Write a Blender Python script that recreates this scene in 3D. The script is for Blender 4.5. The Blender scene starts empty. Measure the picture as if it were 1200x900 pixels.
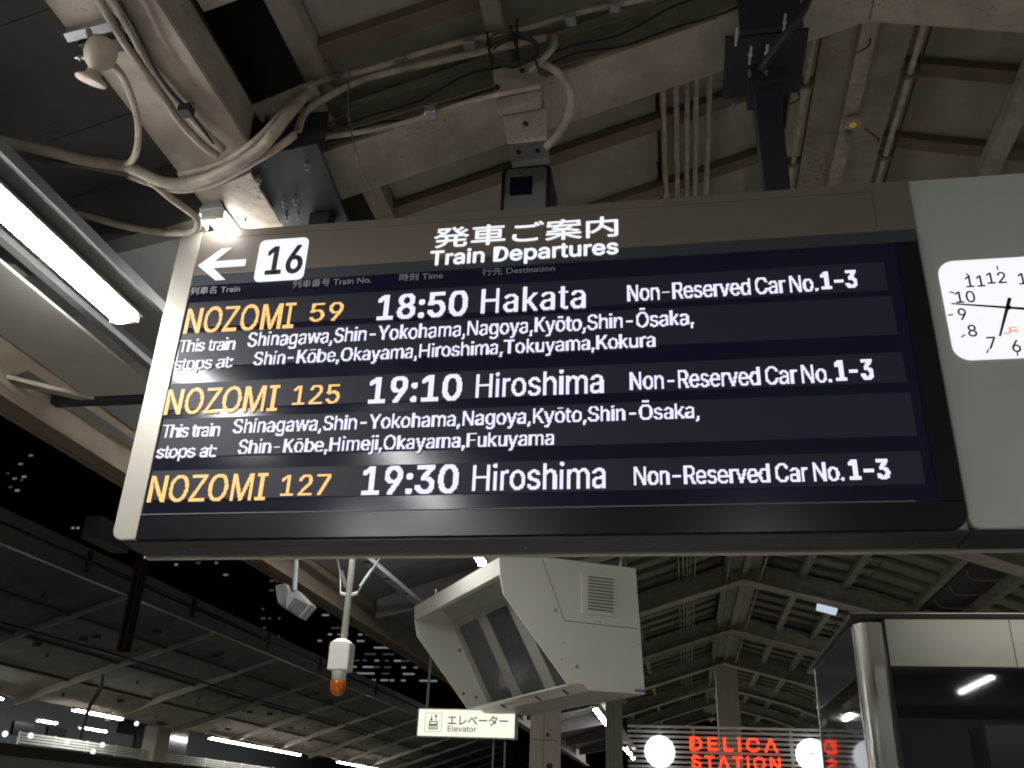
import bpy, bmesh, math, random, os
import numpy as np
from mathutils import Vector, Matrix
random.seed(7)
C = bpy.context.scene.collection
S = bpy.context.scene

# ------------------------------------------------------------------ camera
F = 1075.0                                   # focal length in photo pixels (photo 1200 x 900)
def _n(v): v = np.array(v, float); return v / np.linalg.norm(v)
_Y = _n([205, 520, F]); _X = _n([6050, -265, -F]); _X = _n(_X - _Y * _X.dot(_Y)); _Z = np.cross(_X, _Y)
if _Z[1] > 0: _Z = -_Z
R = np.array([_X, _Y, _Z]); EYE = 1.6
cam_d = bpy.data.cameras.new("Camera"); cam = bpy.data.objects.new("Camera", cam_d); C.objects.link(cam)
cam_d.sensor_width = 36; cam_d.lens = 36 * F / 1200; cam_d.clip_end = 2000; cam_d.clip_start = 0.05
m = Matrix.Identity(4)
for j, c in enumerate((R @ [1, 0, 0], R @ [0, -1, 0], R @ [0, 0, -1])):
    for i in range(3): m[i][j] = c[i]
m[2][3] = EYE
cam.matrix_world = m
S.camera = cam
# survey helpers: where a sight line meets a plane of the place
def ray(px, py): return R @ np.array([px - 600, py - 450, F])
def atY(px, py, y): d = ray(px, py); d = d * (y / d[1]); return Vector((d[0], d[1], d[2] + EYE))
def atX(px, py, x): d = ray(px, py); d = d * (x / d[0]); return Vector((d[0], d[1], d[2] + EYE))
def atZ(px, py, z): d = ray(px, py); d = d * ((z - EYE) / d[2]); return Vector((d[0], d[1], d[2] + EYE))
def atP(px, py, p, n):
    d = Vector(ray(px, py)); o = Vector((0, 0, EYE)); return o + d * ((p - o).dot(n) / d.dot(n))

# ------------------------------------------------------------------ world (night), exposure
W = bpy.data.worlds.new("World"); S.world = W; W.use_nodes = True
bg = W.node_tree.nodes['Background']; bg.inputs[0].default_value = (0.10, 0.14, 0.30, 1); bg.inputs[1].default_value = 0.012
S.view_settings.view_transform = 'Standard'; S.view_settings.look = 'None'
S.view_settings.exposure = 0.0; S.view_settings.gamma = 1
LAMP = 70.0
try:
    S.cycles.max_bounces = 6; S.cycles.diffuse_bounces = 4; S.cycles.glossy_bounces = 3; S.cycles.sample_clamp_indirect = 4; S.cycles.filter_width = 1.9
except Exception: pass

# ------------------------------------------------------------------ materials
def mat(name, col, rough=0.6, metal=0.0, emit=None, es=0.0, grime=0.0, gscale=3.0, gcol=None, bump=0.0, alpha=1.0, spec=0.5, brushed=False, rust=0.0):
    M = bpy.data.materials.new(name); M.use_nodes = True; nt = M.node_tree; N = nt.nodes; L = nt.links
    b = N['Principled BSDF']
    b.inputs['Base Color'].default_value = (*col, 1); b.inputs['Roughness'].default_value = rough
    b.inputs['Metallic'].default_value = metal; b.inputs['Alpha'].default_value = alpha
    b.inputs['Specular IOR Level'].default_value = spec
    if emit:
        b.inputs['Emission Color'].default_value = (*emit, 1); b.inputs['Emission Strength'].default_value = es
    tc = N.new('ShaderNodeTexCoord')
    if grime > 0 or rust > 0:
        mp = N.new('ShaderNodeMapping'); L.new(tc.outputs['Object'], mp.inputs[0])
        mp.inputs['Scale'].default_value = (1, 1, 1)
        n1 = N.new('ShaderNodeTexNoise'); n1.inputs['Scale'].default_value = gscale; n1.inputs['Detail'].default_value = 8; n1.inputs['Roughness'].default_value = 0.65
        L.new(mp.outputs[0], n1.inputs['Vector'])
        r1 = N.new('ShaderNodeValToRGB'); r1.color_ramp.elements[0].position = 0.35; r1.color_ramp.elements[1].position = 0.7
        g = gcol or tuple(c * 0.45 for c in col)
        r1.color_ramp.elements[0].color = (*[c * (1 - grime) + gg * grime for c, gg in zip(col, g)], 1)
        r1.color_ramp.elements[1].color = (*col, 1)
        L.new(n1.outputs['Fac'], r1.inputs[0]); out = r1.outputs[0]
        if rust > 0:
            n2 = N.new('ShaderNodeTexNoise'); n2.inputs['Scale'].default_value = 45; n2.inputs['Detail'].default_value = 5
            L.new(mp.outputs[0], n2.inputs['Vector'])
            n3 = N.new('ShaderNodeTexNoise'); n3.inputs['Scale'].default_value = 2.2; L.new(mp.outputs[0], n3.inputs['Vector'])
            mu = N.new('ShaderNodeMath'); mu.operation = 'MULTIPLY'; L.new(n2.outputs['Fac'], mu.inputs[0]); L.new(n3.outputs['Fac'], mu.inputs[1])
            r2 = N.new('ShaderNodeValToRGB'); r2.color_ramp.elements[0].position = 0.345; r2.color_ramp.elements[1].position = 0.45
            L.new(mu.outputs[0], r2.inputs[0])
            mx = N.new('ShaderNodeMixRGB'); mx.inputs[2].default_value = (0.09, 0.045, 0.022, 1)
            sc = N.new('ShaderNodeMath'); sc.operation = 'MULTIPLY'; sc.inputs[1].default_value = rust
            L.new(r2.outputs[0], sc.inputs[0]); L.new(sc.outputs[0], mx.inputs[0]); L.new(out, mx.inputs[1]); out = mx.outputs[0]
        L.new(out, b.inputs['Base Color'])
    if bump > 0 or brushed:
        n4 = N.new('ShaderNodeTexNoise'); n4.inputs['Scale'].default_value = 40; n4.inputs['Detail'].default_value = 4
        mp2 = N.new('ShaderNodeMapping'); L.new(tc.outputs['Object'], mp2.inputs[0])
        if brushed: mp2.inputs['Scale'].default_value = (0.3, 0.3, 14)
        L.new(mp2.outputs[0], n4.inputs['Vector'])
        bp = N.new('ShaderNodeBump'); bp.inputs['Strength'].default_value = bump or 0.15; bp.inputs['Distance'].default_value = 0.004
        L.new(n4.outputs['Fac'], bp.inputs['Height']); L.new(bp.outputs[0], b.inputs['Normal'])
    return M
def lampmat(name, col, s):
    M = bpy.data.materials.new(name); M.use_nodes = True; b = M.node_tree.nodes['Principled BSDF']
    b.inputs['Base Color'].default_value = (0.02, 0.02, 0.02, 1)
    b.inputs['Emission Color'].default_value = (*col, 1); b.inputs['Emission Strength'].default_value = s
    return M
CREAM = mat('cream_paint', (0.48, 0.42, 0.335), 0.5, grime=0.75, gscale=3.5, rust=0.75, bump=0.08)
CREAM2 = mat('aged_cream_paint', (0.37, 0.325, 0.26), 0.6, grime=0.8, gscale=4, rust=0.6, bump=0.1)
DECK = mat('roof_deck_paint', (0.31, 0.275, 0.225), 0.75, grime=0.6, gscale=2.4, bump=0.12)
BATTEN = mat('batten_brown', (0.15, 0.115, 0.075), 0.7, grime=0.5, gscale=5)
PIPE = mat('pipe_cream', (0.46, 0.395, 0.31), 0.5, grime=0.8, gscale=9, rust=.4)
SOFFIT = mat('soffit_grey', (0.16, 0.152, 0.143), 0.7, grime=0.65, gscale=1.1, bump=0.15, rust=.4)
DSTEEL = mat('dark_blue_steel', (0.016, 0.018, 0.025), 0.6, grime=0.3, gscale=9)
GALV = mat('galvanised_steel', (0.45, 0.46, 0.46), 0.35, 0.8, grime=0.4, gscale=12)
BLACKCABLE = mat('black_cable', (0.012, 0.012, 0.013), 0.5)
HEADER = mat('bronze_panel', (0.20, 0.172, 0.142), 0.40, 0.2, grime=0.12, gscale=2)
HSTRIP = mat('slate_strip', (0.055, 0.06, 0.075), 0.35)
TRIM = mat('champagne_trim', (0.47, 0.44, 0.38), 0.42, 0.25, grime=0.15, gscale=6)
FRAME = mat('black_frame', (0.010, 0.010, 0.013), 0.22)
FRAME2 = mat('underside_grey', (0.04, 0.042, 0.05), 0.4, 0.3, grime=0.3, gscale=5)
SCREEN = mat('screen_black', (0.006, 0.006, 0.012), 0.16, emit=(0.10, 0.10, 0.40), es=0.020)  # weak blue emission imitates the letters' glow across the dark screen
ROW = mat('led_modules', (0.010, 0.010, 0.015), 0.5, emit=(0.27, 0.28, 0.52), es=0.024, spec=.3)  # faint emission stands in for the blue haze of the lit letters
LEDW = lampmat('led_white', (0.80, 0.79, 1.0), 1.22)
LEDY = lampmat('led_amber', (1.0, 0.56, 0.17), 1.3)
GLOW = lampmat('backlit_white', (0.93, 0.95, 1.0), 1.0)
HEADTXT = mat('grey_print', (0.30, 0.30, 0.32), 0.5)
INK = mat('ink_navy', (0.012, 0.014, 0.03), 0.5)
CLKBOX = mat('grey_green_housing', (0.46, 0.50, 0.45), 0.5, grime=0.12, gscale=1.5)
ORANGE = mat('orange_print', (0.8, 0.22, 0.05), 0.5, emit=(1, .3, .1), es=0.6)
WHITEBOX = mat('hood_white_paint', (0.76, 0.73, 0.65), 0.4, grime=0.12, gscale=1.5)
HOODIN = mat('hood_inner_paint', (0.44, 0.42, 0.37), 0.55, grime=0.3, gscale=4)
PANE = mat('dusty_dark_glass', (0.055, 0.06, 0.062), 0.25, grime=0.5, gscale=12, gcol=(0.12, 0.12, 0.115))
SLOT = mat('dark_slot', (0.03, 0.03, 0.03), 0.8)
BLUE = mat('blue_sticker', (0.05, 0.18, 0.45), 0.4)
HORNM = mat('horn_cream', (0.52, 0.43, 0.34), 0.45, grime=0.4, gscale=14)
WHITEP = mat('white_plastic', (0.66, 0.64, 0.58), 0.4, grime=0.2, gscale=9)
AMBER = mat('amber_lens', (0.55, 0.14, 0.012), 0.12, emit=(1, 0.25, 0.03), es=0.02, bump=1.0, grime=.85, gscale=30, gcol=(.12, .03, .005))
SIGNW = lampmat('sign_backlit', (1.0, 0.97, 0.82), 1.0)
INK2 = mat('sign_ink', (0.10, 0.10, 0.09), 0.6)
STEEL = mat('brushed_stainless', (0.62, 0.59, 0.53), 0.3, 0.85, brushed=True)
STEEL2 = mat('polished_stainless', (0.66, 0.63, 0.57), 0.24, 0.9)
KROOF = mat('kiosk_roof_edge', (0.02, 0.02, 0.022), 0.4)
KGLASS = mat('kiosk_glass', (0.010, 0.013, 0.012), 0.03, alpha=0.62, spec=0.9)
KGLASS2 = mat('kiosk_frosted_glass', (0.035, 0.038, 0.05), 0.12, spec=0.8)
KIN = mat('kiosk_interior', (0.22, 0.26, 0.235), 0.6, grime=0.3)
RED = lampmat('neon_red', (1.0, 0.045, 0.012), 2.3)
SLATM = mat('sign_slats', (0.72, 0.69, 0.63), 0.4, 0.2, grime=0.2)
TUBE = lampmat('fluorescent', (0.97, 0.975, 0.97), LAMP)
TRAYM = mat('lamp_tray', (0.40, 0.40, 0.40), 0.4, grime=0.2, gscale=5)
RUSTM = mat('rusted_red_steel', (0.10, 0.042, 0.025), 0.8, grime=0.6, gscale=10)
OPPD = mat('far_canopy_boards', (0.27, 0.24, 0.20), 0.8, grime=0.85, gscale=0.9, rust=0.5)
OPPB = mat('far_canopy_steel', (0.50, 0.45, 0.38), 0.7, grime=0.6, gscale=1.2)
OPPF = mat('far_fascia_grey', (0.42, 0.40, 0.37), 0.7, grime=0.5, gscale=0.8)
TEAL = mat('teal_enamel', (0.01, 0.10, 0.11), 0.5)
CONC = mat('platform_paving', (0.50, 0.47, 0.42), 0.8, grime=0.4, gscale=1.2)
BALLAST = mat('ballast', (0.10, 0.09, 0.08), 0.95, grime=0.6, gscale=9)
COLM = mat('column_cream', (0.50, 0.45, 0.37), 0.5, grime=0.3, gscale=2.5, rust=0.5)
BLD = [mat('night_facade', (0.012, 0.013, 0.017), 0.6), mat('night_facade_grey', (0.02, 0.02, 0.023), 0.6)]
WINL = [lampmat('window_lit_cool', (0.75, 0.85, 0.9), 0.20), lampmat('window_lit_warm', (0.9, 0.8, 0.6), 0.13), lampmat('window_lit_dim', (0.6, 0.7, 0.8), 0.05)]
_unused = 0
WALLC = mat('far_wall_cream', (0.72, 0.67, 0.58), 0.6, grime=0.2)
GLOSSB = mat('glossy_brown_band', (0.20, 0.15, 0.115), 0.15, grime=0.2)
GREYBOX = mat('grey_case', (0.21, 0.21, 0.20), 0.5, grime=0.3)
LBX = lampmat('lightbox_cream', (1.0, 0.97, 0.89), 0.85); LBX2 = lampmat('lightbox_cream_dim', (1.0, 0.96, 0.86), 0.5)
BOARDM = mat('ceiling_board_grey', (0.40, 0.38, 0.345), 0.6, grime=0.3, gscale=1.2, bump=0.05)
RAIL = mat('louvre_white', (0.55, 0.53, 0.48), 0.5)

# ------------------------------------------------------------------ mesh helpers
class MB:
    def __init__(s): s.v = []; s.f = []
    def box(s, x0, x1, y0, y1, z0, z1):
        b = len(s.v); s.v += [(x, y, z) for z in (z0, z1) for y in (y0, y1) for x in (x0, x1)]
        s.f += [tuple(b + i for i in q) for q in ((0, 2, 3, 1), (4, 5, 7, 6), (0, 1, 5, 4), (2, 6, 7, 3), (0, 4, 6, 2), (1, 3, 7, 5))]; return s
    def hexa(s, bot, top):            # two quads of matching order
        b = len(s.v); s.v += [tuple(p) for p in bot] + [tuple(p) for p in top]
        s.f += [tuple(b + i for i in q) for q in ((3, 2, 1, 0), (4, 5, 6, 7), (0, 1, 5, 4), (1, 2, 6, 5), (2, 3, 7, 6), (3, 0, 4, 7))]; return s
    def prism(s, pts, d):             # polygon (3d points) swept by vector d
        b = len(s.v); n = len(pts); d = Vector(d)
        s.v += [tuple(p) for p in pts] + [tuple(Vector(p) + d) for p in pts]
        s.f += [tuple(range(b + n - 1, b - 1, -1)), tuple(range(b + n, b + 2 * n))]
        s.f += [(b + i, b + (i + 1) % n, b + n + (i + 1) % n, b + n + i) for i in range(n)]; return s
    def tube(s, pts, r, n=8, smooth=True):
        P_ = [Vector(p) for p in pts]
        if smooth and len(P_) > 2:
            Q = []
            for i in range(len(P_) - 1):
                p0 = P_[max(i - 1, 0)]; p1 = P_[i]; p2 = P_[i + 1]; p3 = P_[min(i + 2, len(P_) - 1)]
                for k in range(5):
                    t = k / 5; Q.append(0.5 * ((2 * p1) + (p2 - p0) * t + (2 * p0 - 5 * p1 + 4 * p2 - p3) * t * t + (3 * p1 - p0 - 3 * p2 + p3) * t ** 3))
            Q.append(P_[-1]); P_ = Q
        b = len(s.v); up = Vector((0.13, 0.21, 0.97))
        for i, p in enumerate(P_):
            t = (P_[min(i + 1, len(P_) - 1)] - P_[max(i - 1, 0)]).normalized()
            a = t.cross(up).normalized(); c = a.cross(t); rr = r[min(i, len(r) - 1)] if isinstance(r, (list, tuple)) else r
            s.v += [tuple(p + (a * math.cos(2 * math.pi * k / n) + c * math.sin(2 * math.pi * k / n)) * rr) for k in range(n)]
        for i in range(len(P_) - 1):
            for k in range(n):
                s.f.append((b + i * n + k, b + i * n + (k + 1) % n, b + (i + 1) * n + (k + 1) % n, b + (i + 1) * n + k))
        s.f.append(tuple(b + k for k in range(n - 1, -1, -1))); e = b + (len(P_) - 1) * n; s.f.append(tuple(e + k for k in range(n))); return s
    def lathe(s, prof, c, ax, n=20):  # prof: (radius, distance along axis)
        ax = Vector(ax).normalized(); a = ax.orthogonal().normalized(); d = ax.cross(a); b = len(s.v); c = Vector(c)
        for r, h in prof:
            s.v += [tuple(c + ax * h + (a * math.cos(2 * math.pi * k / n) + d * math.sin(2 * math.pi * k / n)) * r) for k in range(n)]
        for i in range(len(prof) - 1):
            for k in range(n): s.f.append((b + i * n + k, b + i * n + (k + 1) % n, b + (i + 1) * n + (k + 1) % n, b + (i + 1) * n + k))
        s.f.append(tuple(b + k for k in range(n - 1, -1, -1))); e = b + (len(prof) - 1) * n; s.f.append(tuple(e + k for k in range(n))); return s
    def build(s, name, mt, parent=None, bevel=0, smooth=False):
        off = Vector(parent.location) if parent is not None else Vector((0, 0, 0))
        me = bpy.data.meshes.new(name); me.from_pydata([tuple(Vector(p) - off) for p in s.v], [], s.f); me.update()
        bm = bmesh.new(); bm.from_mesh(me); bmesh.ops.recalc_face_normals(bm, faces=bm.faces); bm.to_mesh(me); bm.free()
        me.materials.append(mt)
        o = bpy.data.objects.new(name, me); C.objects.link(o)
        if parent is not None:
            o.parent = parent
        if bevel:
            md = o.modifiers.new('bevel', 'BEVEL'); md.width = bevel; md.segments = 2; md.limit_method = 'ANGLE'
        if smooth:
            for p in me.polygons: p.use_smooth = True
        return o
def box(name, mt, parent, x0, x1, y0, y1, z0, z1, bevel=0): return MB().box(x0, x1, y0, y1, z0, z1).build(name, mt, parent, bevel)
def tag(o, label=None, cat=None, group=None, kind=None):
    if label: o['label'] = label
    if cat: o['category'] = cat
    if group: o['group'] = group
    if kind: o['kind'] = kind
    return o
def thing(name, label, cat, loc=(0, 0, 0), group=None, kind=None):
    o = bpy.data.objects.new(name, None); C.objects.link(o); o.location = loc; o.empty_display_size = .2
    return tag(o, label, cat, group, kind)
def copy_tree(o, dloc=None, parent=None):
    c = o.copy(); C.objects.link(c)
    if parent is not None: c.parent = parent
    elif dloc is not None: c.location = Vector(o.location) + Vector(dloc)
    for ch in list(o.children): copy_tree(ch, None, c)
    return c

# ------------------------------------------------------------------ lettering
def _font():
    try:
        p = os.path.join(bpy.utils.resource_path('LOCAL'), 'datafiles', 'fonts', 'Inter.woff2')
        return bpy.data.fonts.load(p)
    except Exception: return None
INTER = _font()
def glyph_mesh(txt, bold=0.0, font=None, spacing=1.0, wsp=1.0):
    c = bpy.data.curves.new('t', 'FONT'); c.body = txt; c.size = 1; c.space_character = spacing; c.space_word = wsp; c.resolution_u = 4
    if font is not None: c.font = font
    o = bpy.data.objects.new('t', c); C.objects.link(o); bpy.context.view_layer.update()
    me = o.to_mesh(); me.calc_loop_triangles()
    v = np.array([p.co[:2] for p in me.vertices]) if len(me.vertices) else np.zeros((1, 2))
    t = np.array([tuple(q.vertices) for q in me.loop_triangles])
    o.to_mesh_clear(); bpy.data.objects.remove(o); bpy.data.curves.remove(c)
    return v, t
def glyph_outline(txt, font=None, spacing=1.0, wsp=1.0):
    c = bpy.data.curves.new('t', 'FONT'); c.body = txt; c.size = 1; c.space_character = spacing; c.space_word = wsp; c.resolution_u = 4; c.fill_mode = 'NONE'
    if font is not None: c.font = font
    o = bpy.data.objects.new('t', c); C.objects.link(o); bpy.context.view_layer.update()
    me = o.to_mesh(); v = np.array([p.co[:2] for p in me.vertices]); e = np.array([tuple(q.vertices) for q in me.edges])
    o.to_mesh_clear(); bpy.data.objects.remove(o); bpy.data.curves.remove(c)
    # follow each closed outline so that every edge points the same way round
    nb = {}
    for a_, b_ in e.tolist(): nb.setdefault(a_, []).append(b_); nb.setdefault(b_, []).append(a_)
    seen = set(); out = []
    for st in range(len(v)):
        if st in seen or st not in nb: continue
        loop = [st]; seen.add(st); nx_ = min(nb[st]) if st + 1 not in nb[st] else st + 1; prev = st
        while nx_ != st and nx_ not in seen:
            loop.append(nx_); seen.add(nx_); q = [k for k in nb[nx_] if k != prev]; prev = nx_; nx_ = q[0] if q else st
        out += [(loop[i], loop[(i + 1) % len(loop)]) for i in range(len(loop))]
    return v, out
_cap = {}
def cap(font):
    k = id(font) if font else 0
    if k not in _cap: v, t = glyph_mesh('H', 0, font); _cap[k] = v[:, 1].max()
    return _cap[k]
def text_on(txt, pl, pr, top, Y, mt, parent, name='lettering', bold=0.0, font=INTER, led=0, full=False, spacing=1.0, proud=0.002, wsp=1.0):
    """letters facing the viewer on the vertical plane y=Y: left and right ends of the baseline and a cap-top point"""
    a = atY(*pl, Y); b = atY(*pr, Y); c = atY(*top, Y)
    v, t = glyph_mesh(txt, 0, font, spacing, wsp)
    x0, x1 = v[:, 0].min(), v[:, 0].max()
    if full: y0, h = v[:, 1].min(), v[:, 1].max() - v[:, 1].min()
    else: y0, h = 0.0, cap(font)
    zb = (a.z + b.z) / 2; sc = (c.z - a.z) / h
    X = a.x + (v[:, 0] - x0) / (x1 - x0) * (b.x - a.x); Zc = zb + (v[:, 1] - y0) * sc
    if not led:
        mb = MB(); offs = [(0, 0)] if not bold else [(0, 0)] + [(bold * sc * math.cos(q), bold * sc * math.sin(q)) for q in [math.radians(k * 45) for k in range(8)]]
        for k, (dx, dz) in enumerate(offs):
            q0 = len(mb.v); mb.v += [(float(x) + dx, Y - proud - k * .00025, float(z) + dz) for x, z in zip(X, Zc)]; mb.f += [tuple(int(i) + q0 for i in q) for q in t]
        return mb.build(name, mt, parent)
    ov, oe = glyph_outline(txt, font, spacing, wsp)
    X = a.x + (ov[:, 0] - x0) / (x1 - x0) * (b.x - a.x); Zc = zb + (ov[:, 1] - y0) * sc
    gx0 = X.min() - led; gz0 = Zc.min() - led; nx = int((X.max() - gx0) / led) + 3; nz = int((Zc.max() - gz0) / led) + 3
    Wn = np.zeros((nz, nx), int)
    for i, j in oe:
        za_, zb_ = (Zc[i] - gz0) / led - .5, (Zc[j] - gz0) / led - .5
        if za_ == zb_: continue
        sg = 1 if zb_ > za_ else -1
        lo, hi = min(za_, zb_), max(za_, zb_)
        for r in range(max(0, math.ceil(lo)), min(nz - 1, math.ceil(hi) - 1) + 1):
            xx = ((X[i] + (X[j] - X[i]) * (r - za_) / (zb_ - za_)) - gx0) / led - .5
            Wn[r, max(0, math.ceil(xx)):] += sg
    G = Wn != 0
    for _ in range(int(bold)):
        g2 = G.copy(); g2[:, 1:] |= G[:, :-1]; G = g2
        if _ % 2: g2 = G.copy(); g2[1:, :] |= G[:-1, :]; G = g2
    mb = MB()
    for r in range(nz):
        k = 0
        while k < nx:
            if G[r, k]:
                e = k
                while e < nx and G[r, e]: e += 1
                z = gz0 + r * led; xa = gx0 + k * led; xb = gx0 + e * led - led * .12; q = len(mb.v)
                mb.v += [(xa, Y - proud, z), (xb, Y - proud, z), (xb, Y - proud, z + led * .9), (xa, Y - proud, z + led * .9)]; mb.f.append((q, q + 1, q + 2, q + 3)); k = e
            else: k += 1
    return mb.build(name, mt, parent)
def rounded(x0, x1, z0, z1, r, Y, n=6, corners=(1, 1, 1, 1)):
    pts = []
    for (cx, cz, a0, on) in ((x1 - r, z1 - r, 0, corners[0]), (x0 + r, z1 - r, 90, corners[1]), (x0 + r, z0 + r, 180, corners[2]), (x1 - r, z0 + r, 270, corners[3])):
        if on: pts += [(cx + r * math.cos(math.radians(a0 + 90 * k / n)), Y, cz + r * math.sin(math.radians(a0 + 90 * k / n))) for k in range(n + 1)]
        else: pts.append((cx + r * (1 if a0 in (0, 270) else -1), Y, cz + r * (1 if a0 < 100 else -1)))
    return pts

# ================================================================== THE SETTING
fl = MB().box(-5.0, 8.2, -30, 160, -1.2, 0).build('platform_floor', CONC); tag(fl, kind='structure')
gr = MB().box(-400, 400, -60, 900, -1.6, -1.21).build('ground', BALLAST); tag(gr, kind='structure')
fp = MB().box(-24, -12.8, -10, 180, -1.2, 0).build('far_platform_floor', CONC); tag(fp, kind='structure')

RX = 1.22                                     # ridge line of this platform's roof
def zb(x):                                    # underside height of the cross frames
    if x < RX: return 5.84 - 0.32 * (RX - x)
    if x < 3.4: return 5.84 - 0.255 * (x - RX)
    return 5.84 - 0.255 * (3.4 - RX) - 0.36 * (x - 3.4)
def zd(x): return zb(x) + 0.47                # underside of the deck
EAVE_L, EAVE_R = -4.52, 7.4
YF = [-5.05, -0.45, 4.15, 8.75, 13.4, 18.0, 22.9, 27.8, 32.6, 37.4, 42.2]
roof = thing('platform_roof', None, None, kind='structure')
cols_x = [(-4.50, -3.6, SOFFIT), (-3.6, -2.62, SOFFIT), (-1.78, -0.86, DECK), (-0.86, 0.0, DECK), (0.0, 0.86, DECK), (1.56, 2.3, DECK), (2.3, 3.05, DECK), (3.05, 4.2, DECK), (5.05, 6.3, DECK), (6.3, 7.38, DECK)]
pitch = 0.72
def panel_mb(x0, x1, y0, y1, mb=None, gap=.012):
    mb = mb or MB(); n = gap
    for (u0, u1) in ([(x0, x1)] if not (x0 < 3.4 < x1) else [(x0, 3.4), (3.4, x1)]):
        mb.hexa([(u0 + n, y0 + n, zd(u0)), (u1 - n, y0 + n, zd(u1)), (u1 - n, y1 - n, zd(u1)), (u0 + n, y1 - n, zd(u0))],
                [(u0 + n, y0 + n, zd(u0) + .03), (u1 - n, y0 + n, zd(u1) + .03), (u1 - n, y1 - n, zd(u1) + .03), (u0 + n, y1 - n, zd(u0) + .03)])
    return mb
rest = MB(); restb = MB(); srest = MB()
for ci, (x0, x1, mt) in enumerate(cols_x):
    step = pitch
    proto = None
    k0 = int(math.floor(-6 / step)); k1 = int(45 / step)
    for k in range(k0, k1):
        y0 = k * step + .58
        if 2.0 < y0 < 21.5:
            if proto is None:
                proto = panel_mb(x0, x1, 0, step - .02 * (mt is not SOFFIT), None, .003 if mt is SOFFIT else .012).build('deck_panel', mt, roof); proto.location.y = y0
            else:
                o = proto.copy(); C.objects.link(o); o.location.y = y0
        else: panel_mb(x0, x1, y0, y0 + step - .02, srest if mt is SOFFIT else rest)
srest.build('deck_panel', SOFFIT, roof)['kind'] = 'stuff'
rest.build('deck_panel', DECK, roof)['kind'] = 'stuff'
# battens (cross strips below the deck joints)
def batten_mb(x0, x1, y, mb=None):
    mb = mb or MB(); w = .115
    for (u0, u1) in ([(x0, x1)] if not (x0 < 3.4 < x1) else [(x0, 3.4), (3.4, x1)]):
        d = .07
        mb.hexa([(u0, y, zd(u0) - d), (u1, y, zd(u1) - d), (u1, y + w, zd(u1) - d), (u0, y + w, zd(u0) - d)],
                [(u0, y, zd(u0) - .012), (u1, y, zd(u1) - .012), (u1, y + w, zd(u1) - .012), (u0, y + w, zd(u0) - .012)])
    return mb
for (x0, x1) in ((-1.78, 0.86), (1.56, 4.2), (5.05, 7.38)):
    proto = None
    for k in range(int(-6 / pitch), int(45 / pitch)):
        y0 = k * pitch + .58 - .075
        if 2.0 < y0 < 21.5:
            if proto is None: proto = batten_mb(x0, x1, 0).build('batten', BATTEN, roof); proto.location.y = y0
            else: o = proto.copy(); C.objects.link(o); o.location.y = y0
        else: batten_mb(x0, x1, y0, restb)
restb.build('batten', BATTEN, roof)['kind'] = 'stuff'
# outer roof sheet above everything, so no light leaks
def sheet(x0, x1, dz, mb, t=.02, y0=-8, y1=46):
    mb.hexa([(x0, y0, zd(x0) + dz), (x1, y0, zd(x1) + dz), (x1, y1, zd(x1) + dz), (x0, y1, zd(x0) + dz)],
            [(x0, y0, zd(x0) + dz + t), (x1, y0, zd(x1) + dz + t), (x1, y1, zd(x1) + dz + t), (x0, y1, zd(x0) + dz + t)])
mb = MB(); sheet(EAVE_L, -2.30, .10, mb); sheet(-1.86, RX, .10, mb); sheet(RX, 3.4, .10, mb); sheet(3.4, EAVE_R, .10, mb); mb.build('roof_sheet', BATTEN, roof)
mb = MB(); sheet(-2.6, -1.8, .6, mb); mb.build('slot_cover', BLACKCABLE, roof)
# longitudinal members
def purlin(x, w, z0, z1, mt=CREAM2, y0=-8, y1=45, name='purlin'): return box(name, mt, roof, x - w / 2, x + w / 2, y0, y1, z0, z1)
purlin(-1.84, .13, zd(-1.84) - .10, zd(-1.84) + .08)
purlin(-.86, .10, zd(-.86) - .13, zd(-.86) - .075)
purlin(2.30, .13, zd(2.3) - .17, zd(2.3) - .075); purlin(3.05, .13, zd(3.05) - .17, zd(3.05) - .075); purlin(4.24, .12, zd(4.24) - .12, zd(4.24) + .06); purlin(5.0, .12, zd(5.0) - .12, zd(5.0) + .06)
purlin(6.3, .12, zd(6.3) - .15, zd(6.3) - .075)
MB().box(.88, 1.55, -8, 45, 6.03, 6.10).build('ridge_beam', CREAM2, roof)
purlin(1.27, .10, 5.955, 6.028, PIPE, name='ridge_strip')
box('eave_fascia', BATTEN, roof, EAVE_L - .04, EAVE_L, -8, 46, 4.0, zd(EAVE_L) + .12)
box('eave_gutter', BATTEN, roof, EAVE_L, EAVE_L + .16, -8, 46, 4.02, 4.06)
box('eave_lip', CREAM, roof, EAVE_R, EAVE_R + .04, -8, 46, zb(EAVE_R) + .1, zd(EAVE_R) + .12)
# black ventilation slot with wire hoops on the right
duct = thing('ventilation_duct', 'dark blue ventilation duct with three curved wire hoops up in the right roof', 'duct', (4.62, 14, 5.0))
box('duct_body', DSTEEL, duct, 4.31, 4.93, 12.5, 19.5, zd(4.6) - .02, zd(4.6) + .06)
for k in range(3):
    y = 14.7 + k * 1.0
    MB().tube([(4.33, y, zd(4.33) - .03), (4.45, y + .30, zd(4.6) - .1), (4.8, y + .34, zd(4.6) - .12), (4.92, y + .1, zd(4.92) - .03)], .012, 6).build('wire_hoop', GREYBOX, duct)
for (y0, y1) in ((-8, 12.48), (19.52, 45)): box('slot_infill', DECK, roof, 4.31, 4.93, y0, y1, zd(4.62), zd(4.62) + .03)

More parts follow.
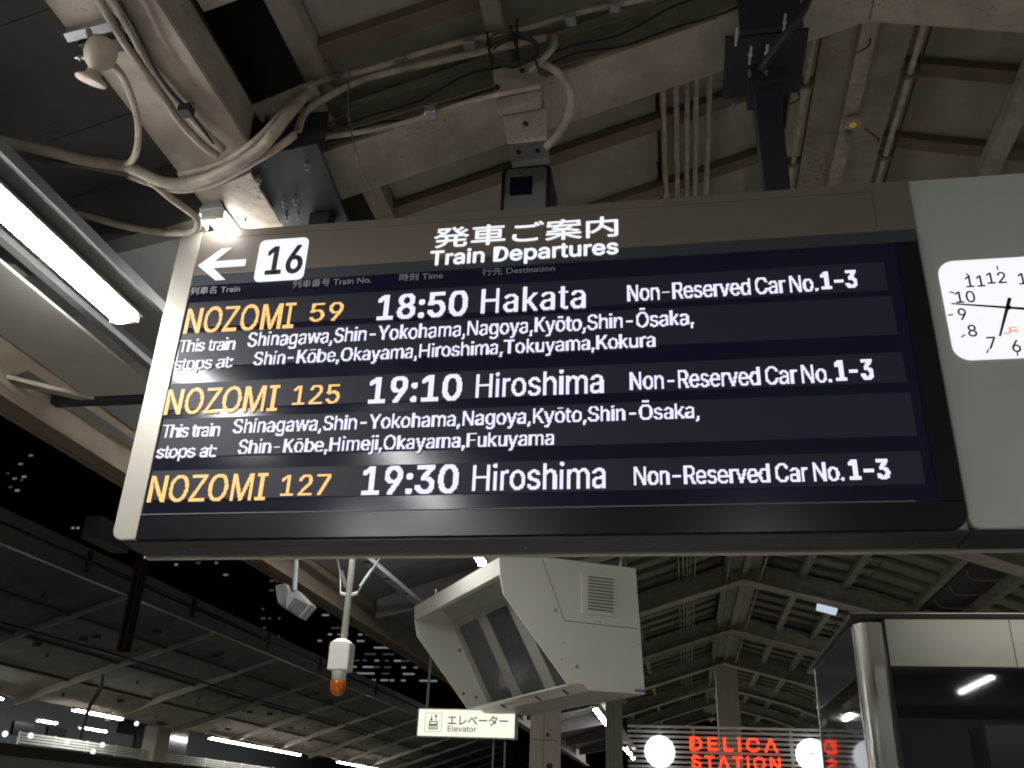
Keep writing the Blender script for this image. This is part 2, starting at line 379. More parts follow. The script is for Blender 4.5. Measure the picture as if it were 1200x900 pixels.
# longitudinal girder on the left column line
gd = thing('steel_girder', 'long cream steel girder with rust stains running over the left column line', 'girder', (-2.33, 4, 4.7))
box('bottom_flange', CREAM, gd, -2.57, -2.09, -8, 45, 4.70, 4.725)
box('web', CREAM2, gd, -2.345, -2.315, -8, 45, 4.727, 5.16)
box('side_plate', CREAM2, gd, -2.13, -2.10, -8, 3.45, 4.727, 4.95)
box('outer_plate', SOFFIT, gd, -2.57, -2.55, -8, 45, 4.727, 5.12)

# cross frames
def build_frame(y, label):
    t = thing('roof_frame', label, 'roof frame', (RX, y, 5.8), 'gabled cream cross frames under the platform roof')
    y0, y1 = y - .40, y; yc = (y0 + y1) / 2
    def seg(xs, dz0, dz1, ya, yb, name, mt):
        mb = MB()
        for a, b in zip(xs[:-1], xs[1:]):
            mb.hexa([(a, ya, zb(a) + dz0), (b, ya, zb(b) + dz0), (b, yb, zb(b) + dz0), (a, yb, zb(a) + dz0)], [(a, ya, zb(a) + dz1), (b, ya, zb(b) + dz1), (b, yb, zb(b) + dz1), (a, yb, zb(a) + dz1)])
        return mb.build(name, mt, t)
    for side, xs in (('l', (-2.08, RX - .005)), ('r', (RX + .005, 3.4, 5.7))):
        seg(xs, 0, .022, y0, y1, 'bottom_flange', CREAM)
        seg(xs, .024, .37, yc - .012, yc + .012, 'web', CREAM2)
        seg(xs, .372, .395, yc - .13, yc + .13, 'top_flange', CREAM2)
    # cantilever wings, tapering to the eaves
    mb = MB(); z0 = zb(-2.6)
    mb.hexa([(-4.4, yc - .06, 4.22), (-2.58, yc - .06, z0 - .02), (-2.58, yc + .06, z0 - .02), (-4.4, yc + .06, 4.22)], [(-4.4, yc - .06, zd(-4.4) - .01), (-2.58, yc - .06, zd(-2.58) - .01), (-2.58, yc + .06, zd(-2.58) - .01), (-4.4, yc + .06, zd(-4.4) - .01)]); mb.build('wing', SOFFIT, t)
    mb = MB()
    mb.hexa([(5.71, yc - .06, zb(5.7)), (7.3, yc - .06, zb(7.3) + .2), (7.3, yc + .06, zb(7.3) + .2), (5.71, yc + .06, zb(5.7))], [(5.71, yc - .06, zd(5.7) - .01), (7.3, yc - .06, zd(7.3) - .01), (7.3, yc + .06, zd(7.3) - .01), (5.71, yc + .06, zd(5.7) - .01)]); mb.build('wing', SOFFIT, t)
    return t
names = {2: 'gabled cream roof frame directly above the departure board, crossed by pipes and bolted brackets', 3: 'cream roof frame hidden mostly behind the lit departure board', 4: 'nearest gabled roof frame seen below the departure board, its right arm running to the kiosk roof',
         5: 'second gabled roof frame below the departure board, a cool white reflection painted on its right arm', 6: 'third gabled roof frame below the board, thin pale pipes along its lower edge', 7: 'fourth gabled roof frame behind the red lettered slatted sign', 8: 'fifth gabled roof frame far off above the slatted sign',
         9: 'sixth gabled roof frame far off in the dark', 10: 'last gabled roof frame at the far end of the platform roof', 1: 'roof frame just behind the viewer at the left edge of the roof', 0: 'rearmost roof frame behind the viewer'}
fr0 = build_frame(YF[0], names[0])
for i in range(1, len(YF)):
    f = copy_tree(fr0, (0, YF[i] - YF[0], 0)); f['label'] = names[i]

# frames' slim pipes following the gable
for i, yy in ((4, 13.0), (6, 22.5)):
    t = thing('frame_cable', 'dark sagging cable strung along the nearest gabled frame below the board' if i == 4 else 'pair of thin pale pipes following the third gabled frame below the board', 'cable', (RX, yy, 5.8))
    if i == 4:
        MB().tube([(-2.0, yy, zb(-2) + .33), (-1, yy, zb(-1) + .23), (-.2, yy, zb(-.2) + .27), (RX, yy, zb(RX) + .32), (2.3, yy, zb(2.3) + .26), (3.4, yy, zb(3.4) + .22), (5, yy, zb(5) + .3)], .014, 6).build('cable', BLACKCABLE, t)
    else:
        for dz in (-.04, -.10):
            MB().tube([(-2.0, yy, zb(-2) + dz), (RX, yy, zb(RX) + dz), (3.4, yy, zb(3.4) + dz), (5.2, yy, zb(5.2) + dz)], .016, 6, smooth=False).build('pipe', PIPE, t)
# four pipes running along the roof, left of the ridge
for k, x in enumerate((.037, .120, .190, .248, .331)):
    lab = ['leftmost', 'second from left', 'middle', 'fourth from left', 'rightmost, set a little apart,'][k]
    o = MB().tube([(x, 3.95, 5.87), (x, 40, 5.87)], .0175, 8).build('roof_pipe', PIPE); tag(o, lab + ' of five parallel cream pipes beside the dark sign post', 'pipe', 'parallel cream pipes running along under the roof')
for k, x in enumerate((.925, 1.545)):
    t = thing('conduit', ['thin cream conduit with clips just right of the dark sign post', 'thin cream conduit with clips right of the ridge strip lamp'][k], 'conduit', (x, 4, 5.85))
    MB().tube([(x, -6, 5.86), (x, 40, 5.86)], .018, 8).build('pipe', PIPE, t)
    MB().tube([(x + .05, -6, 5.875), (x + .05, 40, 5.875)], .007, 6).build('cable', BLACKCABLE, t)
    for yy in (4.62, 5.4, 6.4): MB().box(x - .04, x + .05, yy, yy + .03, 5.835, 5.91).build('clip', BATTEN, t)
# a hooked wire and small round ridge lamp
t = thing('indicator_lamp', 'small round lamp with amber centre on the ridge strip above the board', 'lamp', (1.26, 4.95, 5.93))
c = atZ(999, 143, 5.93)
MB().lathe([(.055, .02), (.06, 0), (.05, -.02), (.0, -.025)], c, (0, 0, 1)).build('base', PIPE, t)
MB().lathe([(.022, -.022), (.02, -.035), (.0, -.04)], c, (0, 0, 1)).build('lens', mat('amber_small', (.6, .35, .03), .3, emit=(1, .6, .1), es=.12), t)
MB().tube([c + Vector((-.01, .09, -.01)), c + Vector((-.01, .15, -.012)), c + Vector((.01, .18, -.012))], .022, 8).build('gland', GREYBOX, t)

# ================================================================== DEPARTURE BOARD
YB = 4.0
bd = thing('departure_board', 'long dark LED train departure board listing three NOZOMI trains under a bronze header', 'departure board', (-.75, YB, 2.77))
X0, X1, Zb0, Zt = -2.735, 1.222, 2.775, 4.585
XI = -2.603
# housing
MB().prism(rounded(X0 + .004, X1 - .002, Zb0 + .004, Zt - .004, .06, YB + .03, corners=(0, 1, 1, 0)), (0, .30, 0)).build('housing', TRIM, bd)
# front pieces
pts = rounded(X0, XI - .002, Zb0, Zt, .05, YB, corners=(0, 1, 1, 0)); MB().prism(pts, (0, .03, 0)).build('side_trim', TRIM, bd, bevel=.004)
MB().box(XI, X1, YB, YB + .03, 4.293, Zt).build('header_panel', HEADER, bd, bevel=.003)
box('header_seam', SLOT, bd, XI + .08, X1 - .17, YB - .001, YB + .002, Zt - .052, Zt - .050)
MB().prism(rounded(1.045, 1.048, 4.32, Zt - .05, .001, YB, corners=(0, 0, 0, 0)), (0, -.001, 0)).build('header_joint', SLOT, bd)
ZS = 4.222
box('heading_strip', HSTRIP, bd, XI, X1, YB + .001, YB + .03, ZS, 4.291)
pts = rounded(XI, X1 - .003, Zb0, 2.897, .07, YB + .001, corners=(0, 0, 0, 1)); MB().prism(pts, (0, .028, 0)).build('lower_panel', FRAME, bd)
box('lower_seam', GREYBOX, bd, XI, X1 - .2, YB - .003, YB + .006, 2.8985, 2.9025)
box('right_frame', FRAME, bd, 1.118, X1 - .003, YB + .001, YB + .03, 2.9035, ZS - .002)
box('screen', SCREEN, bd, XI, 1.117, YB + .010, YB + .03, 2.9035, ZS - .002)
rows = [(4.116, 3.957, 1.052), (3.923, 3.716, 1.062), (3.621, 3.468, 1.068), (3.416, 3.204, 1.073), (3.131, 2.977, 1.075)]
for i, (zt, z0, xr) in enumerate(rows):
    o = box('led_row', ROW, bd, XI + .01, xr, YB + .004, YB + .009, z0, zt)
    tag(o, ['LED row of the 18:50 Hakata train', 'LED stop list of the 18:50 train', 'LED row of the 19:10 Hiroshima train', 'LED stop list of the 19:10 train', 'LED row of the 19:30 Hiroshima train'][i])
LT = YB + .0035
# underside rails
box('underside_front', FRAME2, bd, X0 + .06, X1, YB + .02, YB + .095, Zb0 - .012, Zb0 + .003)
box('underside_rail', FRAME2, bd, X0 + .03, X1, YB + .105, YB + .27, Zb0 - .010, Zb0 + .003)
box('underside_lip', TRIM, bd, X0 + .02, X1 + .05, YB + .28, YB + .33, Zb0 - .018, Zb0 + .002)
for k in range(7): MB().lathe([(.006, 0), (.006, -.003)], (X0 + .3 + k * .58, YB + .18, Zb0 - .010), (0, 0, 1), 8).build('screw', GALV, bd)
PL = .0056
T = lambda s, l, r, t, mt=LEDW, b=.0, sp=1.0, name='led_lettering', wsp=.75: text_on(s, l, r, t, YB + .003, mt, bd, name, int(b * 45 + .5), INTER, PL, False, sp, proud=.0015, wsp=wsp)
T('NOZOMI', (214.5, 391), (342, 384), (222.5, 361.5), LEDY, .022, 1.0); T('59', (362, 377.5), (400, 374.5), (363.5, 356.5), LEDY, .03)
T('18:50', (441, 375.5), (545, 369), (447, 347.5), LEDW, .045)
T('Hakata', (563, 368), (685, 359.5), (564.5, 340.5), LEDW, .022, 1.06)
T('Non-Reserved Car No.', (735, 353.5), (958, 340.5), (734, 334.5), LEDW, .02, .97); T('1-3', (963, 340), (1003, 336), (961, 321), LEDW, .04)
T('This train', (208, 413.5), (274, 409), (210.5, 399.5), LEDW, .012, .92, wsp=1.15); T('stops at:', (203, 434), (271, 430), (206, 420), LEDW, .012, .92, wsp=1.15)
T('Shinagawa,Shin-Yokohama,Nagoya,Kyōto,Shin-Ōsaka,', (289, 408), (812, 379), (290.5, 391.5), LEDW, .012, .98)
T('Shin-Kōbe,Okayama,Hiroshima,Tokuyama,Kokura', (296, 429), (767, 405.5), (298, 413.5), LEDW, .012, .98)
T('NOZOMI', (191.5, 486), (323, 481), (197, 456.5), LEDY, .022); T('125', (342, 474.5), (396, 472), (344, 452.5), LEDY, .03)
T('19:10', (431, 472.5), (538, 469), (433, 443.5), LEDW, .045)
T('Hiroshima', (557, 466), (706, 460), (558.5, 438.5), LEDW, .022)
T('Non-Reserved Car No.', (738, 457.5), (974, 447), (737, 437), LEDW, .02, .97); T('1-3', (980, 447), (1022, 444), (976, 424), LEDW, .04)
T('This train', (188, 514), (256, 510), (190, 499), LEDW, .012, .92, wsp=1.15); T('stops at:', (182, 538), (252, 534), (184, 523.5), LEDW, .012, .92, wsp=1.15)
T('Shinagawa,Shin-Yokohama,Nagoya,Kyōto,Shin-Ōsaka,', (272, 508.5), (819, 489), (274, 492), LEDW, .012, .98)
T('Shin-Kōbe,Himeji,Okayama,Fukuyama', (278, 533), (648, 520.5), (280, 516.5), LEDW, .012, .98)
T('NOZOMI', (172, 588), (309, 586), (177, 557.5), LEDY, .022); T('127', (328, 581.5), (385, 579.5), (330, 557.5), LEDY, .03)
T('19:30', (423, 580), (534, 577.5), (424.5, 548.5), LEDW, .045)
T('Hiroshima', (553, 575), (709, 571.5), (554, 545), LEDW, .022)
T('Non-Reserved Car No.', (743, 568.5), (989, 563), (742, 547.5), LEDW, .02, .97); T('1-3', (996, 562.5), (1041, 561), (991, 540), LEDW, .04)
H = lambda s, l, r, t, mt=GLOW, b=0., fn=INTER, full=False, name='header_lettering': text_on(s, l, r, t, YB, mt, bd, name, b, fn, 0, full)
H('発車ご案内', (508, 292), (724, 276), (508.5, 269), GLOW, .022, None, True)
H('Train Departures', (504, 311.5), (724, 297), (504, 295.5), GLOW, .024)
def pP(px, py, d=.002): p = atY(px, py, YB); p.y -= d; return p
mb = MB(); tip = pP(232, 311.5)
za = tip.z; xs0 = tip.x; xe = pP(288, 308).x; hw = .017
z = lambda dx, dz: (xs0 + dx, YB - .003, za + dz)
mb.prism([z(0, 0), z(.125, .105), z(.185, .105), z(.098, .022), z(xe - xs0, .022), z(xe - xs0, -.022), z(.098, -.022), z(.185, -.105), z(.125, -.105)], (0, .003, 0)); mb.build('arrow', GLOW, bd)
a = pP(297, 331); b = pP(363, 278)
MB().prism(rounded((a.x + atY(306, 279, YB).x) / 2, (b.x + atY(363, 278, YB).x) / 2, a.z, b.z, .035, YB - .003), (0, .003, 0)).build('number_plate', GLOW, bd)
text_on('16', (311, 322), (352, 318.5), (316, 291), YB - .003, INK, bd, 'platform_number', .018, INTER)
for s_, l, r, t_ in (('列車名 Train', (223, 345.5), (281, 341.5), (224, 339)), ('列車番号 Train No.', (343, 337), (435, 331.5), (343.5, 330.5)), ('時刻 Time', (468, 329.5), (519, 326), (468.5, 323)), ('行先 Destination', (565, 323), (650, 317.5), (565.5, 316.5))):
    H(s_, l, r, t_, HEADTXT, .012, None, name='column_heading')

# ---- clock housing at the right
ck = thing('station_clock', 'backlit square white clock set in a grey green housing right of the departure board', 'clock', (1.6, YB, 2.78))
MB().prism(rounded(1.228, 3.1, 2.785, 4.60, .05, YB + .025, corners=(0, 0, 1, 0)), (0, .33, 0)).build('housing', CLKBOX, ck, bevel=.006)
box('underside_band', DSTEEL, ck, 1.235, 3.09, YB + .05, YB + .28, 2.765, 2.784); box('underside_lip', TRIM, ck, 1.235, 3.09, YB + .285, YB + .34, 2.762, 2.784)
MB().prism(rounded(1.294, 1.836, 3.574, 4.108, .075, YB + .018), (0, .02, 0)).build('clock_face', GLOW, ck, bevel=.004)
CX, CZ = 1.5645, 3.831; YC = YB + .018
for xa, xb in ((1.86, 2.03), (2.035, 2.30), (2.305, 3.05)): box('rear_lit_panel', LBX if xa != 2.035 else LBX2, ck, xa, xb, YB + .357, YB + .372, 2.81, 3.45)
num = {12: (1.543, 3.998), 11: (1.447, 3.985), 10: (1.39, 3.903), 9: (1.362, 3.812), 8: (1.391, 3.722), 7: (1.463, 3.655), 6: (1.563, 3.632), 1: (1.655, 3.985), 2: (1.735, 3.905), 3: (1.767, 3.812), 4: (1.738, 3.722), 5: (1.665, 3.655)}
tick = {12: (1.558, 4.052), 11: (1.422, 4.022), 10: (1.337, 3.931), 9: (1.311, 3.811), 8: (1.348, 3.697), 7: (1.439, 3.613), 6: (1.561, 3.594), 1: (1.70, 4.022), 2: (1.79, 3.931), 3: (1.815, 3.811), 4: (1.78, 3.697), 5: (1.69, 3.613)}
for n_, (x, z_) in num.items():
    v, t_ = glyph_mesh(str(n_), .004, INTER); v = v - (v.min(0) + v.max(0)) / 2; s_ = .060 / cap(INTER)
    mb = MB()
    for q_, (ox, oz) in enumerate(((0, 0), (.0011, 0), (-.0011, 0), (0, .0011), (0, -.0011))):
        b0 = len(mb.v); mb.v += [(x + a_ * s_ * .92 + ox, YC - .001 - q_ * .0002, z_ + b_ * s_ + oz) for a_, b_ in v.tolist()]; mb.f += [tuple(int(i) + b0 for i in q) for q in t_]
    mb.build('numeral', INK, ck)
    tx, tz = tick[n_]; d = Vector((tx - CX, 0, tz - CZ)).normalized(); p = Vector((tx, YC - .001, tz))
    MB().tube([p - d * .011, p + d * .011], .0032, 6).build('tick', INK, ck)
def hand(name, a, b, w0, w1, y):
    a = Vector((a[0], y, a[1])); b = Vector((b[0], y, b[1])); d = (b - a).normalized(); n = Vector((-d.z, 0, d.x))
    MB().prism([a - n * w0, b - n * w1, b + n * w1, a + n * w0], (0, .002, 0)).build(name, INK, ck)
hand('minute_hand', (1.73, 3.806), (1.322, 3.868), .0075, .003, YC - .008); hand('hour_hand', (1.578, 3.880), (1.500, 3.682), .0085, .0045, YC - .012)
MB().lathe([(.012, 0), (.012, -.006)], (1.5645, YC - .006, 3.831), (0, 1, 0), 14).build('pivot', INK, ck)
mb = MB(); j = lambda a_, b_: Vector((1.525 + a_ * .05, YC - .0012, 3.70 + b_ * .05))
mb.tube([j(0, .12), j(.05, 0), (j(.4, 0)), j(.5, .15), j(.5, .6)], .0028, 5, False); mb.tube([j(.62, 0), j(.62, .6), j(1.1, .6), j(1.15, .32), j(.7, .3), j(1.2, .05)], .0028, 5, False); mb.build('orange_mark', ORANGE, ck)

# ================================================================== HANGERS, CCTV, CONDUITS NEAR THE BOARD
def bolt(p, ax, parent, r=.013, L=.09):
    ax = Vector(ax)
    MB().lathe([(r * .55, 0), (r * .55, L * .45), (r, L * .45), (r, L * .6), (r * .55, L * .6), (r * .55, L)], p, ax, 6).build('bolt', GALV, parent)
hr = thing('sign_hanger', 'dark blue steel post and bolted plate holding the board right of the cream pipes', 'hanger', (.6, 4.1, 4.6))
MB().box(.53, .665, 4.03, 4.16, Zt, 5.42).build('post', DSTEEL, hr, bevel=.006)
MB().box(.37, .80, 3.74, 4.20, 5.40, 5.425).build('plate', DSTEEL, hr, bevel=.004)
MB().box(.44, .76, 3.66, 3.69, 5.36, 5.66).build('front_plate', DSTEEL, hr, bevel=.004)
MB().box(.50, .70, 3.98, 4.2, 5.3, 5.40).build('collar', DSTEEL, hr, bevel=.004)
for (px, py) in ((878, 62), (897, 60), (862, 40), (918, 24)): bolt(atY(px, py + 14, 3.65), (.1, -.5, .6), hr)
for (px, py) in ((878, 82), (897, 80), (860, 118), (911, 104)): bolt(atZ(px, py, 5.39), (0, 0, -1), hr, L=.05)
MB().tube([atY(948, -5, 3.45), atY(940, 14, 3.45), atY(920, 42, 3.5), atY(905, 62, 3.6), atY(893, 80, 3.7)], .022, 8).build('cable', BLACKCABLE, hr)
hl = thing('sign_hanger', 'dark blue steel bracket box with four bolts above the platform 16 plate', 'hanger', (-2.0, 4.0, 4.6))
ZP = 4.69
MB().prism([atZ(287, 186, ZP), atZ(372, 168, ZP), atZ(410, 262, ZP), atZ(332, 266, ZP)], (0, 0, .02)).build('plate', DSTEEL, hl, bevel=.004)
p0, p1 = atZ(287, 186, ZP), atZ(372, 168, ZP)
MB().box(p0.x, p1.x, p0.y + .002, p0.y + .018, ZP + .022, ZP + .28).build('front_plate', DSTEEL, hl, bevel=.004)
MB().box(-1.98, -1.86, 4.03, 4.15, Zt, ZP - .002).build('post', DSTEEL, hl, bevel=.004)
for (px, py) in ((303, 205), (333, 232), (346, 229), (336, 248), (349, 246), (360, 188)): bolt(atZ(px, py, ZP - .002), (.1, .1, -1), hl, r=.016, L=.06)
gp = thing('closing_plate', 'brown plate closing the dark roof opening beside the left girder', 'plate', (-1.95, 3.3, 4.95))
MB().prism([(-2.098, 3.42, 4.93), (-1.78, 3.42, 5.06), (-1.78, 3.76, 5.06), (-2.098, 3.76, 4.93)], (0, 0, .02)).build('plate', CREAM2, gp)
MB().prism([(-2.098, 2.74, 5.0), (-1.92, 2.74, 5.06), (-1.92, 2.85, 5.06), (-2.098, 2.85, 5.0)], (0, 0, .02)).build('crosspiece', CREAM, gp)
pl = thing('stained_plate', 'pale stained metal plate under the girder end beside the small lit lamp', 'plate', (-2.2, 3.9, 4.65))
MB().prism([atZ(258, 218, 4.66), atZ(293, 203, 4.66), atZ(329, 262, 4.66), atZ(300, 268, 4.66), atZ(270, 266, 4.66)], (0, 0, .012)).build('plate', mat('stained_cream', (.55, .46, .36), .5, grime=.7, gscale=14, rust=1.0), pl)
bolt(atZ(288, 255, 4.655), (0, 0, -1), pl, L=.03)

# cctv
cc = thing('cctv_camera', 'grey boxy camera with a dark square window hanging on a bracket above the header lettering', 'camera', (-.77, 3.9, 4.7))
def qd(pts, Y, d, name, mt, parent, bv=0): return MB().prism([atY(px, py, Y) for px, py in pts], (0, d, 0)).build(name, mt, parent, bevel=bv)
qd([(577, 82), (630, 70), (638, 95), (632, 120), (583, 128)], 3.62, .05, 'top_plate', CREAM2, cc, .003)
qd([(585, 113), (632, 100), (640, 125), (641, 160), (595, 165)], 3.68, .03, 'bracket', CREAM2, cc, .003)
qd([(593, 150), (641, 145), (643, 186), (599, 191)], 4.17, .05, 'knuckle', GALV, cc, .006)
a = atY(586, 247, 4.40); b = atY(646, 192, 4.40)
hd = rounded(a.x, b.x, b.z - .42, b.z, .045, 4.40); MB().prism(hd, (0, .30, 0)).build('hood', DSTEEL, cc, bevel=.004)
MB().prism(rounded(a.x + .026, b.x - .026, b.z - .42, b.z - .028, .03, 4.385), (0, .02, 0)).build('face', GREYBOX, cc, bevel=.003)
MB().prism([Vector((atY(598, 208, 4.38).x, 4.38, atY(598, 208, 4.38).z)), Vector((atY(624, 208, 4.38).x, 4.38, atY(598, 208, 4.38).z)), Vector((atY(624, 208, 4.38).x, 4.38, atY(598, 229, 4.38).z)), Vector((atY(598, 208, 4.38).x, 4.38, atY(598, 229, 4.38).z))], (0, .006, 0)).build('window', mat('camera_window', (.008, .01, .03), .1), cc)
MB().lathe([(.007, 0), (.007, -.006)], atY(610, 203, 4.385), (0, 1, 0), 8).build('sensor', INK, cc)
for (px, py) in ((583, 103), (612, 84), (616, 146), (608, 179), (630, 177), (616, 128)): MB().lathe([(.014, 0), (.014, -.012), (.007, -.012), (.007, -.022)], atY(px, py, 3.62 if py < 110 else (3.68 if py < 160 else 4.17)), (0, 1, 0), 8).build('bolt', DSTEEL, cc)
MB().tube([atY(625, 72, 3.6), atY(650, 82, 3.62), atY(668, 105, 3.66), (atY(668, 130, 3.7)), atY(655, 155, 3.74), atY(640, 172, 3.8)], .021, 8).build('flex_conduit', PIPE, cc)
MB().tube([atY(620, 84, 3.58), atY(637, 68, 3.56), atY(648, 56, 3.56), atY(650, 44, 3.6)], .017, 8).build('flex_conduit', PIPE, cc)
co = thing('cable_coil', 'coil of black cable tied above the hanging camera bracket', 'cable', (-.8, 3.5, 5.75))
mb = MB(); cc0 = atY(602, 62, 3.5)
for k in range(4):
    r1, r2 = .118 + k * .007, .098 + .006 * k
    mb.tube([cc0 + Vector((r1 * math.cos(a_ + .1 * k), -.012 * k, r2 * math.sin(a_) + .004 * math.sin(5 * a_ + k))) for a_ in [math.radians(q * 20 + 200) for q in range(17)]], .0055, 5)
mb.build('coil', BLACKCABLE, co)
for q in ((571, 38, 576, 76), (598, 30, 610, 74), (606, 22, 606, 76), (626, 66, 634, 88)): MB().tube([atY(q[0], q[1], 3.46), atY(q[2], q[3], 3.5)], .007, 5).build('cable_tie', BLACKCABLE, co)
# conduits along the near frame
def conduit(label, pts, r, mt=PIPE, name='conduit'): o = MB().tube(pts, r, 8).build(name, mt, None, smooth=True); return tag(o, label, 'conduit')
conduit('upper cream conduit sweeping across the near roof frame to the top right', [atZ(210, 205, 4.60), atZ(262, 190, 4.62), atZ(305, 160, 4.66), atZ(340, 122, 4.88), atY(372, 97, 3.56), atY(430, 82, 3.58), atY(500, 60, 3.6), atY(560, 45, 3.6), atY(600, 38, 3.6), atY(680, 14, 3.6), atY(740, 2, 3.6), atY(800, -12, 3.6)], .019)
conduit('second cream conduit just below the uppermost one across the near frame', [atZ(150, 205, 4.57), atZ(205, 222, 4.57), atZ(250, 214, 4.58), atZ(300, 188, 4.60), atZ(345, 158, 4.68), atZ(362, 128, 4.95), atY(430, 92, 3.62), atY(550, 64, 3.62), atY(640, 44, 3.62)], .021)
conduit('lower cream conduit crossing in front of the hanging camera bracket', [atY(330, 165, 3.6), atY(400, 158, 3.62), atY(470, 145, 3.6), atY(540, 122, 3.6), atY(588, 110, 3.6), atY(634, 101, 3.6)], .015)
conduit('dark cable sagging below the upper conduits of the near frame', [atY(300, 140, 3.66), atY(400, 150, 3.7), atY(470, 132, 3.7), atY(560, 106, 3.7), atY(660, 76, 3.7), atY(760, 48, 3.7), atY(840, 20, 3.7)], .008, BATTEN, 'cable')
conduit('cream conduit along the inner edge of the left girder', [atZ(128, -8, 4.67), atZ(152, 34, 4.67), atZ(178, 80, 4.67), atZ(205, 115, 4.66), atZ(235, 150, 4.65), atZ(262, 175, 4.64)], .020)
conduit('cream conduit with a junction clip along the middle of the left girder', [atZ(112, -8, 4.66), atZ(136, 34, 4.66), atZ(160, 70, 4.66), atZ(190, 112, 4.65), atZ(214, 146, 4.64), atZ(240, 172, 4.63), atZ(256, 183, 4.62)], .020)
conduit('thick cream conduit curving low above the small lit lamp', [atZ(-60, 150, 4.6), atZ(0, 165, 4.6), atZ(60, 178, 4.6), atZ(100, 188, 4.6), atZ(150, 196, 4.58), atZ(190, 213, 4.55), atZ(225, 214, 4.55), atZ(262, 200, 4.56), atZ(300, 178, 4.60), atZ(322, 155, 4.66), atZ(345, 125, 4.85), atY(366, 103, 3.52)], .030)
conduit('short cream conduit bending down beside the small lit lamp', [atZ(176, 212, 4.55), atZ(200, 232, 4.55), atZ(222, 248, 4.54), atZ(232, 258, 4.53), atZ(228, 270, 4.53), atZ(205, 273, 4.53), atZ(160, 268, 4.54), atZ(110, 255, 4.56), atZ(50, 235, 4.6), atZ(0, 210, 4.64)], .020)
conduit('faint lower conduit trailing left from the cable clamp', [atZ(155, 205, 4.58), atZ(110, 196, 4.6), (atZ(60, 190, 4.62)), atZ(20, 178, 4.66), atZ(-40, 160, 4.66)], .016, SOFFIT)
conduit('dark cable running down beside the left girder conduits', [atZ(140, 2, 4.65), atZ(165, 48, 4.65), atZ(190, 95, 4.65), atZ(222, 132, 4.64), atZ(250, 168, 4.63)], .008, BLACKCABLE, 'cable')
for k, (px, py, lab) in enumerate(((218, 131, 'dark clamp block on the left girder conduits'), (158, 204, 'dark cable clamp left of the thick low conduit'), (397, 95, 'small metal pipe clamp left on the near frame'), (669, 24, 'small metal pipe clamp right of the cable coil'), (550, 52, 'small metal pipe clamp just left of the cable coil'), (470, 70, 'dark tie on the upper conduits midway along the near frame'), (720, 8, 'small clamp where the upper conduit leaves the picture'), (505, 133, 'small clip on the lower conduit left of the hanging camera'))):
    p = atZ(px, py, 4.62) if k < 2 else atY(px, py, 3.57)
    tag(box('pipe_clamp', DSTEEL if k < 2 else GALV, None, p.x - .03, p.x + .03, p.y - .03, p.y + .03, p.z - .015, p.z + .03, .004), lab, 'clamp')
# drop rods left of hanger (thin dark)
for k, (a_, b_) in enumerate((((313, 112), (313, 180)), ((360, 100), (358, 165)), ((409, 85), (415, 160)))):
    o = MB().tube([atY(*a_, 3.5), atY(*b_, 3.55)] if k < 2 else [atY(410, 80, 3.5), atY(408, 125, 3.5), atY(414, 165, 3.56), atY(425, 205, 3.65), atY(445, 240, 3.8)], .010 if k < 2 else .005, 6).build('drop_wire', DSTEEL if k < 2 else BATTEN)
    tag(o, ['thicker dark drop rod just above the dark bracket box', 'dark drop rod right of the roof opening', 'thin brown wire hanging across the near frame flange'][k], 'rod' if k < 2 else 'wire')

for k, (ya, dz, lab) in enumerate(((3.70, .12, 'thin dark cable looping along the near frame web'), (3.72, .20, 'thin brown cable along the top of the near frame web'), (3.76, .07, 'thin black wire lying on the near frame flange'))):
    pts_ = [(x_, ya, zb(x_) + dz + .03 * math.sin(x_ * 5 + k * 2) + .02 * math.sin(x_ * 11)) for x_ in [-1.85 + q * .28 for q in range(11)]]
    o = MB().tube(pts_, .006, 5).build('cable', (BLACKCABLE, BATTEN, BLACKCABLE)[k]); tag(o, lab, 'cable')
for k, (px, py, qx, qy) in enumerate(((935, 105, 925, 122), (1004, 62, 1020, 38), (1013, 150, 1030, 166), (760, 220, 770, 190))):
    o = MB().tube([atY(px, py, 4.4), atY((px + qx) / 2 + 6, (py + qy) / 2 + 3, 4.4), atY(qx, qy, 4.4)], .005, 5).build('wire_end', BLACKCABLE); tag(o, ['loose wire end beside the dark post', 'loose wire end near the top right of the roof', 'hooked wire right of the small ridge lamp', 'loose wire end left of the five pipes'][k], 'wire')

# horn speaker top left
hs = thing('horn_speaker', 'cream horn loudspeaker on a strut channel at the top left', 'loudspeaker', (-2.5, 2.6, 4.5))
c0 = atZ(118, 62, 4.52); c1 = atZ(106, 96, 4.40)
MB().prism([atZ(74, 40, 4.66), atZ(136, 24, 4.66), atZ(141, 34, 4.66), atZ(80, 50, 4.66)], (0, 0, .03)).build('strut_channel', GALV, hs)
MB().prism([atZ(90, 52, 4.655), atZ(150, 44, 4.655), atZ(156, 58, 4.655), atZ(110, 66, 4.655)], (0, 0, .03)).build('strut_channel', DSTEEL, hs)
ax = (c1 - c0).normalized()
MB().lathe([(.02, -.07), (.05, -.06), (.066, -.02), (.066, .02), (.05, .055), (.028, .075), (.026, .10), (.034, .12)], c0, ax, 20).build('driver', HORNM, hs, smooth=True)
MB().lathe([(.030, 0), (.034, .02), (.058, .032), (.066, .040), (.064, .050), (.0, .040)], c0 + ax * .085, ax, 24).build('horn', HORNM, hs, smooth=True)
MB().tube([atZ(104, 36, 4.64), atZ(108, 50, 4.56)], .014, 8).build('bracket', GREYBOX, hs)
MB().tube([atZ(128, 74, 4.53), atZ(140, 84, 4.55), atZ(152, 108, 4.58), atZ(161, 140, 4.59), atZ(161, 172, 4.58), atZ(152, 190, 4.58), atZ(130, 193, 4.6)], .017, 8).build('flex_conduit', PIPE, hs)
